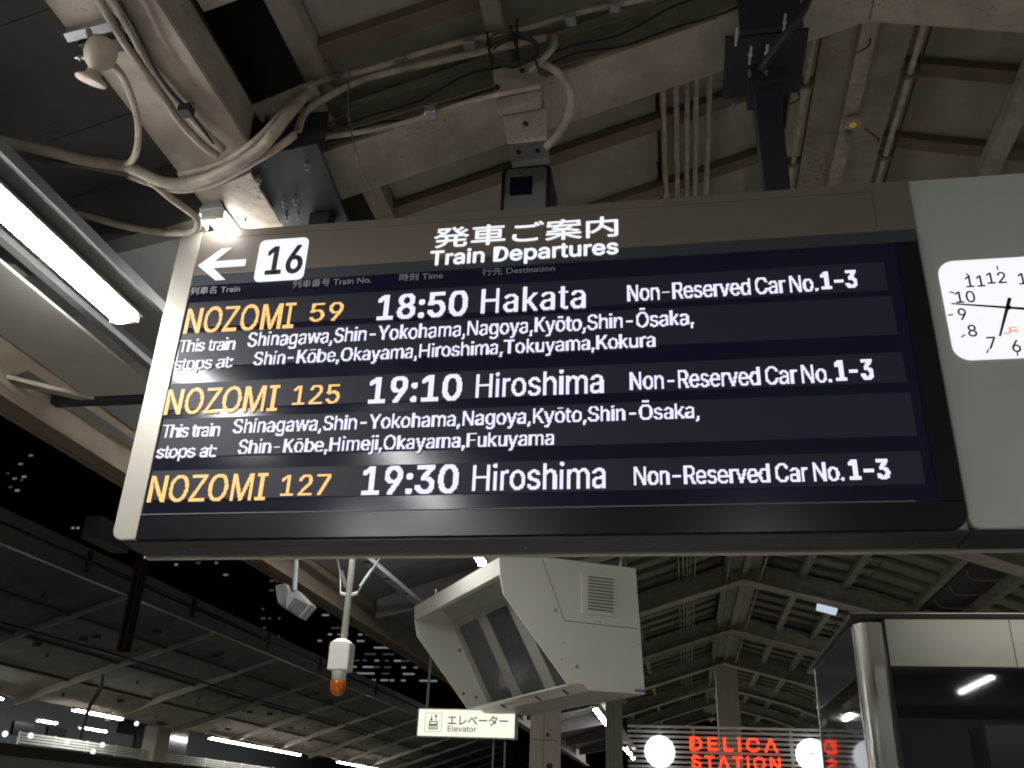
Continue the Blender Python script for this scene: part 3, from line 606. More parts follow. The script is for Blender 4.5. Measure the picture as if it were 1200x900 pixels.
bolt(atZ(100, 68, 4.5), (-1, 0, .2), hs, L=.05)

# ================================================================== LAMPS
def lamp(x, z, y0, y1, label, w=.055, tray=True, group='fluorescent lamps under the platform roof'):
    t = thing('fluorescent_lamp', label, 'lamp', (x, y0, z), group)
    if tray: MB().prism([(x - w - .012, y0 - .05, z + .036), (x + w + .012, y0 - .05, z + .036), (x + w * .7, y0 - .05, z + .09), (x - w * .7, y0 - .05, z + .09)], (0, y1 - y0 + .10, 0)).build('tray', TRAYM, t)
    MB().prism([(x + w * math.cos(q), y0, z + .034 + w * .75 * math.sin(q)) for q in [math.radians(180 + k * 22.5) for k in range(9)]], (0, y1 - y0, 0)).build('tube', TUBE, t)
    for yy in (y0 - .03, y1 + .002): box('end_cap', WHITEP, t, x - w - .004, x + w + .004, yy, yy + .028, z - .012, z + .034, .003)
    return t
lamp(-3.18, 4.2, 1.9, 4.28, 'big glaring fluorescent lamp at the left edge, left of the departure board', .082)
lamp(-3.18, 4.2, -2.8, -.4, 'left row lamp behind the viewer')
lamp(-3.18, 4.2, 6.5, 8.8, 'left row lamp hidden behind the departure board')
lamp(-2.50, 4.612, 3.92, 6.25, 'small lit lamp end showing above the white arrow of the board', .06)
lamp(-2.47, 4.565, 9.1, 11.45, 'lit lamp end peeping out above the white monitor hood', .05)
lamp(-2.47, 4.565, 27.6, 32.4, 'slanting lamp right of the column under the monitor hood', .075)
lamp(-2.47, 4.565, 42.0, 49.0, 'farthest slanting lamp beside the left edge of the slatted sign', .09)
lamp(-2.47, 4.565, -5.5, -3.1, 'inner row lamp behind the viewer')
lamp(5.45, 4.2, -8.2, -5.9, 'right row lamp behind the viewer seen mirrored in the kiosk glass')
lamp(5.75, 4.2, -2.6, -.3, 'right row lamp beside the viewer'); lamp(-2.47, 4.565, -1.4, 1.0, 'unseen inner row lamp added just behind the viewer'); lamp(1.22, 5.2, -7.5, -5.1, 'unseen ridge lamp added behind the viewer'); lamp(5.45, 4.2, 2.0, 4.3, 'right row lamp abreast of the clock'); lamp(5.45, 4.2, 9.2, 11.5, 'right row lamp above the kiosk'); lamp(5.45, 4.2, 18.5, 23, 'right row lamp beyond the kiosk')  # inner row and ridge lamps added out of view to brighten viewer-facing surfaces
# continuous trough by the left row
tr = thing('light_trough', 'long pale cable trough running beside the big lamp at the left edge', 'trough', (-3.2, 3, 4.3))
box('trough_body', SOFFIT, tr, -3.36, -3.0, -6, 6.6, 4.305, 4.37); box('trough_rail', SOFFIT, tr, -3.56, -3.50, -6, 7.0, 4.33, 4.37)
for k in range(3): MB().tube([(-3.1, .3 + k * 2.3, 4.372), (-3.1, .3 + k * 2.3, 4.8)], .008, 6).build('drop_rod', GALV, tr)
cb = thing('ceiling_board', 'smooth grey ceiling board left of the big glaring lamp, ending at a dark cross rail', 'ceiling board', (-3.8, 3, 4.25))
for k in range(3): box('board', BOARDM, cb, -4.15, -3.57, -2.0 + k * 2.47, .46 + k * 2.47, 4.25, 4.27, .003)
box('cross_rail', DSTEEL, cb, -4.45, -2.9, 5.42, 5.50, 4.22, 4.30)
MB().prism([(-4.60, 4.95, 4.235), (-4.62, 5.06, 4.235), (-4.16, 5.47, 4.235), (-4.10, 5.42, 4.235)], (0, 0, .03)).build('brace', CREAM2, cb)
MB().prism([(-4.50, 5.1, 4.30), (-4.50, 5.2, 4.30), (-4.36, 8.5, 4.30), (-4.36, 8.4, 4.30)], (.07, 0, .03)).build('brace', SOFFIT, cb)
tr2 = thing('cable_tray', 'pale perforated cable tray slanting behind the beacon rod', 'cable tray', (-3.7, 11, 4.4)); box('tray_body', TRAYM, tr2, -3.80, -3.68, 8.6, 14.2, 4.40, 4.46)
for k in range(6): box('cross_piece', SLOT, tr2, -3.78, -3.70, 8.9 + k * .85, 8.96 + k * .85, 4.392, 4.40)
o = MB().prism([atY(958, 707, 17.4), atY(982, 713, 17.4), atY(980, 720, 17.4), atY(957, 714, 17.4)], (0, .1, 0)).build('beam_glint', lampmat('cool_glint', (.7, .8, 1), .75)); tag(o, 'short glowing strip painting a cool white reflection on the second gabled frame above the kiosk corner', 'lamp')  # glowing strip standing in for a bright reflection on the beam

# ================================================================== COLUMNS
def column(x, y, w, top, label, jl=True):
    t = thing('roof_column', label, 'column', (x, y, 0)); box('shaft', COLM, t, x - w / 2, x + w / 2, y - w / 2, y + w / 2, 0, top, .012)
    for zj in (.9, 1.75, 2.6, 3.2):
        if zj < top: box('joint_line', SLOT, t, x - w / 2 - .001, x + w / 2 + .001, y - w / 2 - .002, y - w / 2, zj, zj + .008)
    box('joint_line', SLOT, t, x - .003, x + .003, y - w / 2 - .002, y - w / 2, 0, top)
    return t
cA = column(-1.87, 13.4, .38, 4.75, 'pale square column standing under the white monitor hood')
for (px, py, r_) in ((642, 861, .028), (645, 855, .012), (644, 898, .045)): MB().lathe([(r_, 0), (r_ * .8, -.004), (0, -.005)], atY(px, py, 13.4 - .191), (0, 1, 0), 9).build('rust_hole', RUSTM, cA)
column(-1.87, 27.0, .43, 4.75, 'second pale column farther off, left of the slatted sign')
column(1.3, 28.4, .62, 5.9, 'pale column under the roof ridge behind the slatted red lettered sign')

# ================================================================== MONITOR HOOD
e1 = Vector((.837, .547, 0)); e2 = Vector((-.547, .837, 0)); nrm = Vector((.547, -.837, 0))
C0 = atY(585, 653, 9.0)
side = [atP(px, py, C0, nrm.__class__((e2.x, e2.y, 0))) for px, py in ((585, 653), (646, 653.5), (745, 666), (756, 813.5), (690, 809), (683, 801.5), (665, 801.5), (590, 696), (586, 673))]
lipend = None
# length along e2: sight line to the far end of the lip, in the vertical plane through C0 along e2
pl_ = atP(485.3, 711, C0, e1); Wd = (pl_ - C0).dot(e2)
hood = thing('monitor_hood', 'big white sheet metal monitor hood with louvre and three dark panes, hung below the board', 'monitor hood', (C0.x, C0.y, 2.5))
th = e2 * .02
MB().prism(side, th).build('side_panel', WHITEBOX, hood, bevel=.003)
MB().prism([p + e2 * (Wd - .02) for p in side], th).build('side_panel', WHITEBOX, hood, bevel=.003)
inner = e2 * .021; span = e2 * (Wd - .042)
def strip(p, q, t, name, mt, bv=0):       # a sheet between two profile points, thickness vector t
    return MB().prism([p + inner, q + inner, q + inner + t, p + inner + t], span).build(name, mt, hood, bevel=bv)
strip(side[0], side[8], e1 * .02, 'hood_lip', WHITEBOX)
strip(side[0] + e1 * .021, side[2], Vector((0, 0, -.02)), 'top_panel', WHITEBOX)
strip(side[2], side[3], e1 * -.02, 'back_panel', WHITEBOX)
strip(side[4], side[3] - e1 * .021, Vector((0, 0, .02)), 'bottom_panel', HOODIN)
# sloping screen panel, and its sill
far0 = C0 + e2 * (Wd - .021)
Bf = atP(575, 829, far0, e2); Tf = atP(530, 728, far0, e2)
u = lambda p: (p - C0).dot(e1)
Bp = C0 + e1 * u(Bf) + Vector((0, 0, Bf.z - C0.z)); Tp = C0 + e1 * u(Tf) + Vector((0, 0, Tf.z - C0.z))
dB = (Tp - Bp); Hs = dB.length; dB.normalize(); nb = dB.cross(e2).normalized()
if nb.dot(Vector((0, -1, 0))) < 0: nb = -nb         # towards the viewer's side
def onpanel(a0, a1, h0, h1, d0, d1, name, mt, bv=0, parent=hood):
    o_ = Bp + nb * d0
    P4 = [o_ + e2 * a0 + dB * h0, o_ + e2 * a1 + dB * h0, o_ + e2 * a1 + dB * h1, o_ + e2 * a0 + dB * h1]
    return MB().prism(P4, nb * (d1 - d0)).build(name, mt, parent, bevel=bv)
print('HOOD', Wd, Hs, [round(u(p), 2) for p in side], [round(p.z, 2) for p in side], u(Bf), u(Tf), Bf.z, Tf.z)
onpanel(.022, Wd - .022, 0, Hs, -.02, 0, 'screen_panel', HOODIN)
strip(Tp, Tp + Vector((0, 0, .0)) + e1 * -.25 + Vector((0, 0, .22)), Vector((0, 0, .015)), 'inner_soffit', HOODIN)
Wi = Wd - .044; eg, pw, mw = Wi * .057, Wi * .232, Wi * .095
for k in range(3):
    a0 = .022 + eg + k * (pw + mw); onpanel(a0, a0 + pw, .04, Hs - .10, .001, .006, 'pane', PANE)
for a0, a1 in ((.022, .022 + eg), (.022 + eg + pw, .022 + eg + pw + mw), (.022 + eg + 2 * pw + mw, .022 + eg + 2 * pw + 2 * mw), (Wd - .022 - eg, Wd - .022)):
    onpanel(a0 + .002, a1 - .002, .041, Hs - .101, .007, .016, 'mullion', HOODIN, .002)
sill0 = side[5]
strip(side[6], side[5] + e1 * .03, Vector((0, 0, -.014)), 'sill_rail', WHITEBOX)
strip(side[5] + Vector((0, 0, -.018)), side[4] + e1 * .01, e1 * -.012, 'sill', WHITEBOX)
for a_ in (.27, .62, .86):
    p0 = side[5] + Vector((0, 0, -.02)) + e2 * (Wd * (1 - a_)) - e1 * .016; q0_ = side[4] - e1 * .014 + e2 * (Wd * (1 - a_))
    MB().prism([p0, p0 + e2 * .05, q0_ + e2 * .05, q0_], e1 * -.006).build('sill_clip', SLOT, hood)
# louvre on side panel
def onside(px0, py0, px1, py1, px2, py2, px3, py3, d0, d1, name, mt, parent=hood, bv=0):
    q = [atP(a_, b_, C0, e2) - e2 * d0 for a_, b_ in ((px0, py0), (px1, py1), (px2, py2), (px3, py3))]
    return MB().prism(q, -e2 * (d1 - d0)).build(name, mt, parent, bevel=bv)
lv = onside(681, 670, 721, 675.5, 723, 724, 681.5, 719, .001, .018, 'louvre', WHITEBOX, bv=.003)
for k in range(11):
    y0 = 675.5 + k * 3.75; sl = .13
    onside(688, y0, 718, y0 + 3.6, 718, y0 + 4.9, 688, y0 + 1.3, .019, .022, 'slat_gap', SLOT)
    onside(688, y0 + 1.5, 718, y0 + 5.1, 718, y0 + 6.6, 688, y0 + 3.0, .019, .030, 'louvre_slat', WHITEBOX)
onside(661, 727, 747, 736.5, 747, 737.2, 661, 727.7, .001, .003, 'seam', SLOT); onside(635, 655, 635.8, 655, 661.5, 727, 660.7, 727, .001, .0025, 'seam', GREYBOX)
onside(744, 807.5, 755, 808.5, 755, 811.5, 744, 810.5, .001, .003, 'sticker', BLUE)
for (px, py) in ((651, 715), (676, 781)): MB().lathe([(.02, 0), (.02, .008), (.01, .02), (0, .02)], atP(px, py, C0, e2), -e2, 8).build('bolt_head', GALV, hood)
for (px, py) in ((645, 655), (710, 667), (704, 719), (703, 729), (661, 753), (659, 773), (748, 755), (735, 735)): MB().lathe([(.008, 0), (.008, .004), (0, .005)], atP(px, py, C0, e2), -e2, 7).build('rivet', GREYBOX, hood)
for (px, py) in ((539, 762), (558, 817), (543, 813)): MB().lathe([(.022, 0), (.018, .01), (0, .012)], atP(px, py, far0, e2), -e2, 8).build('bolt_head', GREYBOX, hood)
mb = MB(); q0 = C0 + e1 * .9 + e2 * (Wd / 2); MB().tube([q0 + Vector((0, 0, -.1)), (q0.x, q0.y, 5.3)], .03, 8).build('hanger_rod', GALV, hood)
MB().tube([atP(731, 664, C0, e2) + e2 * .1, atP(733, 660, C0, e2) + e2 * .1 + Vector((0, 0, .04)), atP(737, 652, C0, e2) + e2 * .1 + Vector((0, 0, .1))], .012, 6).build('eye_bolt', GALV, hood)

# ================================================================== ELEVATOR SIGN
YE = 12.0
es = thing('elevator_sign', 'small backlit white sign with lift pictogram and the word Elevator', 'sign', (-2.7, YE, 2.53))
xl, xr, z0, z1 = -3.312, -2.07, 2.527, 2.845
MB().box(xl, xr, YE, YE + .16, z0, z1).build('lightbox', SIGNW, es)
MB().box(xr + .002, xr + .012, YE - .004, YE + .20, z0 - .006, z1 + .006).build('end_cap', GALV, es); MB().box(xl - .010, xl - .001, YE - .004, YE + .20, z0 - .006, z1 + .006).build('end_cap', TRIM, es)
MB().box(xl, xr, YE - .003, YE + .2, z0 - .012, z0 - .001).build('bottom_rail', GALV, es); MB().box(xl, xr, YE - .003, YE + .2, z1 + .001, z1 + .012).build('top_rail', GALV, es)
for x in (xl + .08, xr - .1): MB().tube([(x, YE + .08, z1), (x, YE + .08, 4.4)], .018, 8).build('hanger_rod', GALV, es)
for px in (578.5, 592): p = atY(px, 866, YE + .1); MB().tube([(p.x, YE + .1, z0), (p.x, YE + .1, z0 - .75)], .012, 6).build('lower_rod', GREYBOX, es)
text_on('エレベーター', (524.5, 849.5), (595, 851), (525, 838), YE, INK2, es, 'lettering', .012, None, 0, True)
text_on('Elevator', (524.5, 857), (558, 857.8), (525, 850.8), YE, INK2, es, 'lettering', .008, INTER, 0)
def onE(px, py, d=.002): p = atY(px, py, YE); p.y -= d; return p
a = onE(499, 835.5); b = onE(517, 857.5)
x0_, x1_, z0_, z1_ = a.x, b.x, b.z, a.z
mb = MB(); th_ = .006
for (p, q) in (((x0_, z0_), (x1_, z0_)), ((x1_, z0_), (x1_, z1_)), ((x1_, z1_), (x0_, z1_)), ((x0_, z1_), (x0_, z0_))):
    mb.box(min(p[0], q[0]) - .002, max(p[0], q[0]) + .002, YE - .003, YE - .001, min(p[1], q[1]) - .002, max(p[1], q[1]) + .002)
mb.build('pictogram_frame', GREYBOX, es)
cx = (x0_ + x1_) / 2; w = x1_ - x0_; zc = z0_ + w * .32
mb = MB()
for (bx0, bx1, bz0, bz1) in ((-.26, .26, -.20, -.15), (-.26, .26, .20, .25), (-.26, -.2, -.2, .25), (.2, .26, -.2, .25), (-.2, .2, .02, .10), (-.14, -.08, -.12, .08), (-.03, .03, -.12, .08), (.08, .14, -.12, .08)):
    mb.box(cx + bx0 * w, cx + bx1 * w, YE - .003, YE - .001, zc + bz0 * w, zc + bz1 * w)
zt = z1_ - w * .25
for s_, dx in ((-1, -.13), (1, .13)):
    mb.box(cx + (dx - .02) * w, cx + (dx + .02) * w, YE - .003, YE - .001, zt - .14 * w, zt + .14 * w)
    mb.prism([(cx + (dx - .1) * w, YE - .003, zt + s_ * .06 * w), (cx + (dx + .1) * w, YE - .003, zt + s_ * .06 * w), (cx + dx * w, YE - .003, zt + s_ * .19 * w)], (0, .002, 0))
mb.build('pictogram', INK2, es)

# ================================================================== BEACON, SMALL PROJECTOR
bc = thing('warning_beacon', 'amber rotating beacon on a white rod hanging below the board', 'beacon', (-2.58, 7, 2.4))
xr_ = -2.585
MB().tube([(xr_, 7, 2.82), (xr_, 7, 4.7)], .026, 12).build('rod', WHITEP, bc, smooth=True)
MB().box(xr_ - .085, xr_ + .08, 6.93, 7.07, 2.59, 2.80).build('junction_box', WHITEP, bc, bevel=.012)
MB().prism([(xr_ - .07, 6.93, 2.80), (xr_ + .065, 6.93, 2.80), (xr_ + .03, 6.95, 2.83), (xr_ - .035, 6.95, 2.83)], (0, .12, 0)).build('box_cap', WHITEP, bc)
MB().lathe([(.062, .0), (.06, -.012), (.055, -.018), (.055, -.07)], (xr_ - .005, 7, 2.59), (0, 0, 1), 24).build('collar', WHITEP, bc, smooth=True)
MB().lathe([(.058, -.07), (.060, -.10), (.058, -.135), (.045, -.165), (.022, -.18), (0, -.183)], (xr_ - .005, 7, 2.59), (0, 0, 1), 24).build('amber_lens', AMBER, bc, smooth=True)
for s_ in (-1, 1):
    p = atY(408 if s_ < 0 else 417, 695, 7.0); q = atY(397 if s_ < 0 else 441, 662 if s_ < 0 else 660, 7.0)
    MB().tube([Vector((xr_, 7, p.z - .02)), Vector((xr_ + s_ * .07, 7, p.z)), ], .014, 6).build('clamp', WHITEP, bc)
    MB().tube([Vector((xr_ + s_ * .07, 7, p.z)), q, q + (q - p) * 1.5], .006, 6).build('stay_wire', GALV, bc)
    mid = (p + q) / 2; d = (q - p) * .28; MB().tube([mid - d, mid + d], .016, 6).build('turnbuckle', GALV, bc)
text = None
pj = thing('small_floodlight', 'small grey square floodlight on a thin rod left of the beacon', 'floodlight', (-3.9, 9, 3.5))
MB().tube([atY(348, 640, 9), atY(345, 692, 9)], .026, 8).build('rod', GREYBOX, pj)
MB().prism([atY(335, 697, 9), atY(346, 690, 9), atY(364, 708, 9), atY(351, 724, 9), atY(334, 713, 9)], (0, .18, 0)).build('case', GREYBOX, pj, bevel=.01)
MB().prism([atY(345, 700, 8.98), atY(361, 708.5, 8.98), atY(351, 720.5, 8.98), atY(336.5, 712, 8.98)], (0, .015, 0)).build('lens', PANE, pj)
MB().prism([atY(322, 686, 9.1), atY(334, 683, 9.1), atY(340, 700, 9.1), atY(332, 712, 9.1), atY(325, 706, 9.1)], (0, .12, 0)).build('back_shell', GREYBOX, pj, bevel=.01)

# ================================================================== KIOSK
kx, ky = 1.06, 6.0; kb = 8.0; kr = 6.2
kk = thing('platform_kiosk', 'stainless steel platform kiosk with dark reflecting glass and rounded corner post', 'kiosk', (kx, ky, 0))
MB().box(kx - .02, kr, ky - .02, kb + .3, 2.802, 2.83).build('roof_edge', KROOF, kk, bevel=.004)
MB().box(kx - .014, kr, ky - .014, ky - .006, 2.826, 2.836).build('edge_trim', STEEL2, kk)
box('fascia', STEEL, kk, 1.245, kr, ky, ky + .04, 2.523, 2.80)
for x in (1.95, 3.1, 4.3): box('fascia_joint', SLOT, kk, x, x + .003, ky - .002, ky, 2.523, 2.80)
# rounded corner post
pts = []
for k in range(7):
    a_ = math.radians(180 + k * 15); pts.append((kx + .085 + .08 * math.cos(a_), ky + .055 + .08 * math.sin(a_), 0))
pts += [(1.205, ky - .025, 0), (1.225, ky - .005, 0), (1.225, ky + .03, 0), (kx + .165, ky + .06, 0), (kx + .005, ky + .06, 0)]
MB().prism(pts, (0, 0, 2.775)).build('corner_post', STEEL2, kk)
MB().box(kx + .001, kx + .035, ky + .075, ky + .115, 0, 2.77).build('post_trim', STEEL2, kk, bevel=.004)
MB().box(1.23, 1.243, ky - .006, ky + .03, 0, 2.80).build('post_trim', KROOF, kk)
box('front_window', KGLASS, kk, 1.245, kr, ky + .012, ky + .020, 1.0, 2.515)
box('window_head', KROOF, kk, 1.245, kr, ky + .005, ky + .03, 2.516, 2.522)
box('window_transom', KIN, kk, 1.27, kr, ky + .26, ky + .32, 2.26, 2.335)
box('lower_wall', STEEL, kk, 1.245, kr, ky, ky + .04, 0, .995)
box('side_fascia', KGLASS2, kk, kx + .005, kx + .012, ky + .12, kb - .04, 2.48, 2.80)
box('side_window', KGLASS, kk, kx + .007, kx + .013, ky + .12, kb - .04, .9, 2.476)
MB().box(kx, kx + .04, kb - .035, kb, 0, 2.80).build('rear_post', STEEL2, kk, bevel=.004)
box('interior_back', KIN, kk, 1.3, kr, kb - .1, kb - .05, 0, 2.78)
box('ceiling', KIN, kk, 1.25, kr, ky + .05, kb - .12, 2.72, 2.75)
box('interior_fill', lampmat('kiosk_fill', (.8, 1, .9), 3.2), kk, 1.5, 3.2, ky + .4, ky + 1.0, 2.70, 2.718)  # hidden glowing panel added to lift the dark kiosk interior
box('interior_shelf', KIN, kk, 1.5, 3.4, ky + .9, ky + 1.3, 1.9, 1.95)
box('interior_cabinet', GREYBOX, kk, 2.0, 3.2, ky + 1.0, ky + 1.4, 1.96, 2.3)

# ================================================================== SLATTED SIGN
YD = 14.0
ds = thing('slatted_shop_sign', 'grey slatted sign board with glowing red DELICA STATION letters', 'shop sign', (.6, YD, 2.2))
for k in range(16):
    zz = 2.9 - k * .066
    box('slat', SLATM, ds, -.78, 2.35, YD, YD + .03, zz - .034, zz, .003)
for x in (-.35, .12, .75, 1.45, 1.95): box('post', SLATM, ds, x, x + .04, YD + .031, YD + .07, 1.8, 2.9)
def red(t_, l, r, tp): return text_on(t_, l, r, tp, YD - .03, RED, ds, 'red_lettering', .014, INTER, 0, False, 1.22)
red('DELiCΛ', (809, 880), (912, 880.5), (809, 865)); red('STΛTiON', (811, 901), (915, 901.5), (811, 886.5))
for k, (px, py) in enumerate(((773, 880.5), (952, 884.5))):
    t = thing('round_light', ['round glowing white disc light left of the red letters', 'round glowing white disc light right of the red letters with a tiny red mark'][k], 'light', atY(px, py, YD - .05), 'round white disc lights on the slatted sign')
    c = atY(px, py, YD - .1); MB().lathe([(.0, -.012), (.15, -.01), (.205, 0), (.212, .03), (.212, .09)], c, (0, 1, 0), 40).build('disc', lampmat('disc_white', (.93, .94, 1), 1.5), t)
    if k: MB().prism([c + Vector((-.03, -.014, .03)), c + Vector((.03, -.014, .01)), c + Vector((.03, -.014, -.005)), c + Vector((-.03, -.014, .012))], (0, .001, 0)).build('mark', RED, t)

# ================================================================== OPPOSITE PLATFORM CANOPY
GX = -12.5
def zo(x): return 6.0 - .33 * (GX - x) if x > -18 else 6.0 - .33 * 5.5 + .33 * (-18 - x)
oc = thing('far_canopy', 'brown board canopy of the opposite platform rising toward its pale gutter edge', 'canopy', (-18, 20, 4.2))
ys = [6.2 + 4.4 * k for k in range(0, 22)]
for k in range(len(ys) - 1):
    for (xa, xb) in ((-15.2, GX), (-18, -15.22), (-23.5, -18.02)):
        MB().hexa([(xa, ys[k] + .06, zo(xa)), (xb, ys[k] + .06, zo(xb)), (xb, ys[k + 1] - .06, zo(xb)), (xa, ys[k + 1] - .06, zo(xa))], [(xa, ys[k] + .06, zo(xa) + .08), (xb, ys[k] + .06, zo(xb) + .08), (xb, ys[k + 1] - .06, zo(xb) + .08), (xa, ys[k + 1] - .06, zo(xa) + .08)]).build('canopy_board', OPPD, oc)
for k, y in enumerate(ys):
    mb = MB()
    for (xa, xb) in ((-18, GX + .02), (-23.5, -18)):
        mb.hexa([(xa, y - .05, zo(xa) - .22), (xb, y - .05, zo(xb) - .10), (xb, y + .05, zo(xb) - .10), (xa, y + .05, zo(xa) - .22)], [(xa, y - .05, zo(xa) + .09), (xb, y - .05, zo(xb) + .09), (xb, y + .05, zo(xb) + .09), (xa, y + .05, zo(xa) + .09)])
    mb.build('canopy_beam', OPPB, oc)
    if 0 < k < 14:
        for _q in range(9):
            x = -13.1 - random.random() * 4.4; dy = .4 + random.random() * 3.4
            if True: box('hanger_stub', BATTEN, oc, x, x + random.choice((.04, .22)), y + dy, y + dy + .04, zo(x) - .10, zo(x) - .002)
for x in (-13.9, -15.2, -16.6): MB().hexa([(x, 6, zo(x) - .06), (x + .07, 6, zo(x + .07) - .06), (x + .07, 98, zo(x + .07) - .06), (x, 98, zo(x) - .06)], [(x, 6, zo(x) - .003), (x + .07, 6, zo(x + .07) - .003), (x + .07, 98, zo(x + .07) - .003), (x, 98, zo(x) - .003)]).build('canopy_purlin', BATTEN, oc)
box('fascia', OPPF, oc, GX + .01, GX + .06, 6, 98, 6.03, 6.56); box('gutter', PIPE, oc, GX - .02, GX + .10, 6, 98, 5.93, 6.02); box('roof_top', BATTEN, oc, -23.5, GX, 6, 98, 6.58, 6.6)
box('fascia_conduit', BLACKCABLE, oc, GX + .062, GX + .10, 6, 98, 6.26, 6.30)
for y in (17.5, 22.2, 27, 31.5, 38): box('bracket', BATTEN, oc, GX + .062, GX + .12, y, y + .12, 6.05, 6.5)
bx = atX(118, 638, -12.0); t = box('roof_box', OPPF, None, bx.x - .3, bx.x + .1, bx.y - .3, bx.y + .9, 6.61, 7.1, .02); tag(t, 'small grey box on the opposite canopy edge just left of the board corner', 'box')
# overhead fittings in the track gap
rp = atX(165, 655, -11.4); t = thing('rusty_dropper_post', 'rust red lattice dropper post hanging by the opposite canopy edge', 'post', (rp.x, rp.y, 4.4))
b2 = atX(150, 766, -11.4)
MB().box(rp.x - .09, rp.x - .04, rp.y - .05, rp.y + .2, b2.z, 7.3).build('flange', RUSTM, t); MB().box(rp.x + .04, rp.x + .09, rp.y - .05, rp.y + .2, b2.z, 7.3).build('flange', RUSTM, t)
for k in range(9): MB().box(rp.x - .04, rp.x + .04, rp.y + .05, rp.y + .08, b2.z + .05 + k * .32, b2.z + .21 + k * .32).build('lattice', RUSTM, t)
MB().tube([(rp.x - .4, rp.y, 6.9), (rp.x + .9, rp.y, 6.9)], .09, 8).build('arm', RUSTM, t)
tl = atX(104, 754, -15.0); t = box('teal_case', TEAL, None, tl.x - .15, tl.x + .15, tl.y - .05, tl.y + 1.5, tl.z - .14, tl.z + .10, .03); tag(t, 'dark teal case slung under the opposite canopy', 'case')
for k, (za, zc_, lab) in enumerate(((6.15, -11.9, 'upper black overhead line along the opposite canopy'), (4.9, -13.6, 'lower black cable slung under the opposite canopy boards'))):
    o = MB().tube([(zc_, 6 + 8 * q, za - (.05 if q % 2 else 0)) for q in range(11)], .022, 6).build('overhead_line', BLACKCABLE); tag(o, lab, 'cable')
pz = atX(118, 800, -14.0); pz2 = atX(98, 862, -14.0)
o = MB().tube([atX(120, 790, -14.0), atX(117, 808, -14), atX(108, 822, -14), atX(102, 836, -14), atX(94, 866, -14)], .05, 8).build('bent_pole', OPPB); tag(o, 'thin pale bent pole crossing the row of distant lamps at lower left', 'pole')
# distant lamps
def flamp(x, z, y0, y1, label, w=.07): return lamp(x, z, y0, y1, label, w, True, 'distant lamps of the opposite platform')
flamp(-17.75, 4.0, 34.8, 43.9, 'long distant lamp below the canopy, right of the pale far pillar', .085)
flamp(-17.25, 4.0, 25.3, 27.8, 'distant lamp crossed by the thin bent pole', .075); flamp(-17.7, 4.0, 49, 56, 'distant lamp partly cut off by the bottom edge, below the beacon', .08)
flamp(-17.8, 4.0, 20.6, 22.9, 'distant lamp at the very left edge')
flamp(-21.0, 4.0, 29.0, 30.0, 'short distant lamp end second from the left edge'); flamp(-21.0, 4.0, 31.4, 33.0, 'short distant lamp end third from the left edge')
flamp(-17.8, 4.0, 12, 14.4, 'opposite platform lamp out of sight to the left'); flamp(-17.8, 4.0, 6, 8.4, 'nearest opposite platform lamp out of sight to the left')  # both added outside the view to brighten the underside of the far canopy
# far pillar, rails, wall
fpz = thing('far_pillar', 'pale square pillar of the opposite platform between the distant lamps', 'pillar', (-18, 31.5, 0)); box('shaft', COLM, fpz, -18.25, -17.75, 31.0, 31.9, 0, 4.1, .02)
for k, (y0, y1) in enumerate(((24.2, 30.9), (32.0, 45))):
    t = thing('white_louvre', ['white horizontal slat rail left of the far pillar', 'white horizontal slat rail right of the far pillar'][k], 'rail', (-17.9, y0, 3.0))
    for q in range(4): box('slat', RAIL, t, -17.95, -17.9, y0, y1, 3.03 + q * .075, 3.075 + q * .075)
    yy = y0
    while yy < y1: box('stile', RAIL, t, -17.99, -17.955, yy, yy + .05, 3.0, 3.33); yy += 1.6
fw = thing('far_wall', 'cream wall topped by a glossy brown band across the far left bottom', 'wall', (-16.5, 20, 0))
z_t = atX(86, 881, -16.5).z; z_m = atX(70, 892.5, -16.5).z
box('brown_band', GLOSSB, fw, -16.6, -16.4, 12, 70, z_m, z_t); box('cream_body', WALLC, fw, -16.6, -16.42, 12, 70, 0, z_m - .004)
for k, (px, py) in enumerate(((6, 860), (36, 862), (79, 869), (120, 873), (109, 881), (160, 848))):
    p = atX(px, py, -16.9); o = MB().lathe([(.075, 0), (.06, -.04), (0, -.05)], p, (-.8, .6, 0), 14).build('globe_lamp', lampmat('globe', (.9, .93, 1), 1.4)); tag(o, ['small round lamp at the left edge above the brown band', 'second small round lamp from the left edge', 'small round lamp on the white slat rail', 'small round lamp right of the bent pole foot', 'low small round lamp on the brown band', 'small high lamp just left of the far pillar'][k], 'lamp', 'small round lamps of the opposite platform')
for k, (px0, py0, px1, py1) in enumerate(((18, 845, 37, 864), (58, 851, 76, 866), (143, 842, 158, 862), (163, 847, 176, 880), (199, 852, 217, 884))):
    a = atX(px0, py0, -18.6); b = atX(px1, py1, -18.6)
    o = box('dark_window', FRAME, None, -18.7, -18.6, a.y, b.y, min(a.z, b.z), max(a.z, b.z)); tag(o, ['leftmost dark square opening behind the white rail', 'dark square opening below the bent pole lamp', 'dark opening just left of the far pillar lamp', 'narrow dark opening touching the far pillar on its left', 'dark opening right of the far pillar'][k], 'window')
o = box('far_back_wall', mat('far_grey_wall', (.05, .055, .065), .6, grime=.5, gscale=.7), None, -24.2, -24.0, 10, 95, 0, 5.5); tag(o, 'dim grey wall behind the lamps of the opposite platform', 'wall')

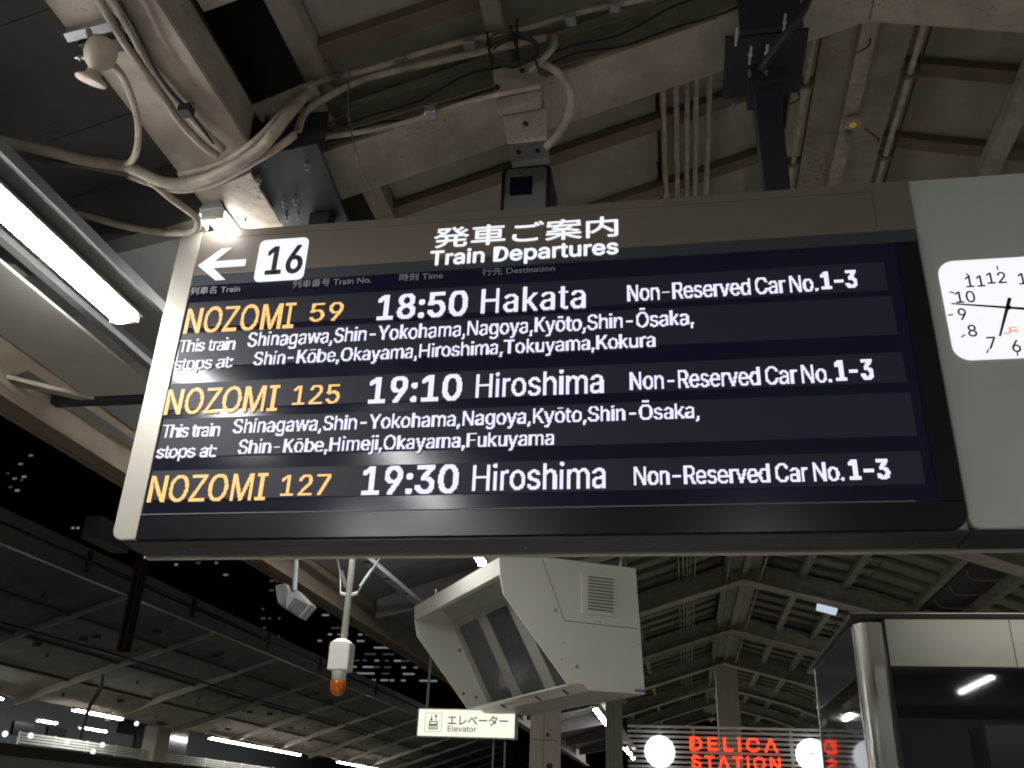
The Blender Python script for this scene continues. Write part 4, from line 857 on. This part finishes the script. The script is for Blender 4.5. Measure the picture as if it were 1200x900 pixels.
# ================================================================== DISTANT BUILDINGS
def tower(name, label, x0, x1, y, z1, mt, wins):
    t = thing(name, label, 'building', ((x0 + x1) / 2, y, 0)); box('wall', mt, t, x0, x1, y, y + 20, 0, z1)
    wm_ = {}
    for (x, z_, w_, h_, m_) in wins:
        key = (round(w_, 1), m_)
        if key not in wm_:
            wm_[key] = MB().box(0, w_, -.12, 0, 0, h_).build('window', WINL[m_], t); o_ = wm_[key]
        else: o_ = wm_[key].copy(); C.objects.link(o_)
        o_.location = (x + 0, y, z_)
    return t
rnd = random.Random(3)
wins = []
for r in range(11):
    z_ = atY(440, 722 + r * 7.6, 110).z
    for k in range(24):
        if rnd.random() < (.66 if 2 < r < 9 else .4): wins.append((-44 + k * 1.22 + rnd.random() * .4, z_, rnd.choice((.5, .9, 1.4)), .20, rnd.choice((0, 1, 2, 2, 0))))
tower('office_tower', 'dark office tower with rows of lit windows behind the beacon', -46, -14, 110, 40, BLD[0], wins)
wins = []
for r in range(11):
    for k in range(3):
        if rnd.random() < .42: p = atY(305 + k * 9 + rnd.random() * 4, 690 - 15 * 2 + r * 11, 140); wins.append((p.x, p.z, rnd.choice((.4, .8)), .35, rnd.choice((0, 2, 2))))
tower('office_tower', 'dark tower with a few scattered lights left of the small floodlight', -70, -48, 140, 60, BLD[1], wins)
wins = []
for (px, py) in ((205, 663), (252, 661), (262, 675), (30, 499), (34, 535), (22, 545), (84, 620), (90, 620), (98, 621), (26, 560), (8, 556), (15, 562), (24, 564), (10, 572), (18, 576), (230, 661)):
    p = atY(px, py, 90); wins.append((p.x, p.z, rnd.choice((.3, .5)), .22, rnd.choice((0, 1, 2, 2))))
tower('office_tower', 'dark tower at the far left with a handful of faint lights', -120, -52, 90, 62, BLD[0], wins)
wins = []
for k in range(14): p = atY(618 + rnd.random() * 22, 862 + rnd.random() * 30, 150); wins.append((p.x, p.z, rnd.choice((.6, 1.3)), .7, rnd.choice((0, 1, 2))))
tower('office_tower', 'dark building with lit windows just left of the column under the hood', -32, 10, 150, 22, BLD[1], wins)
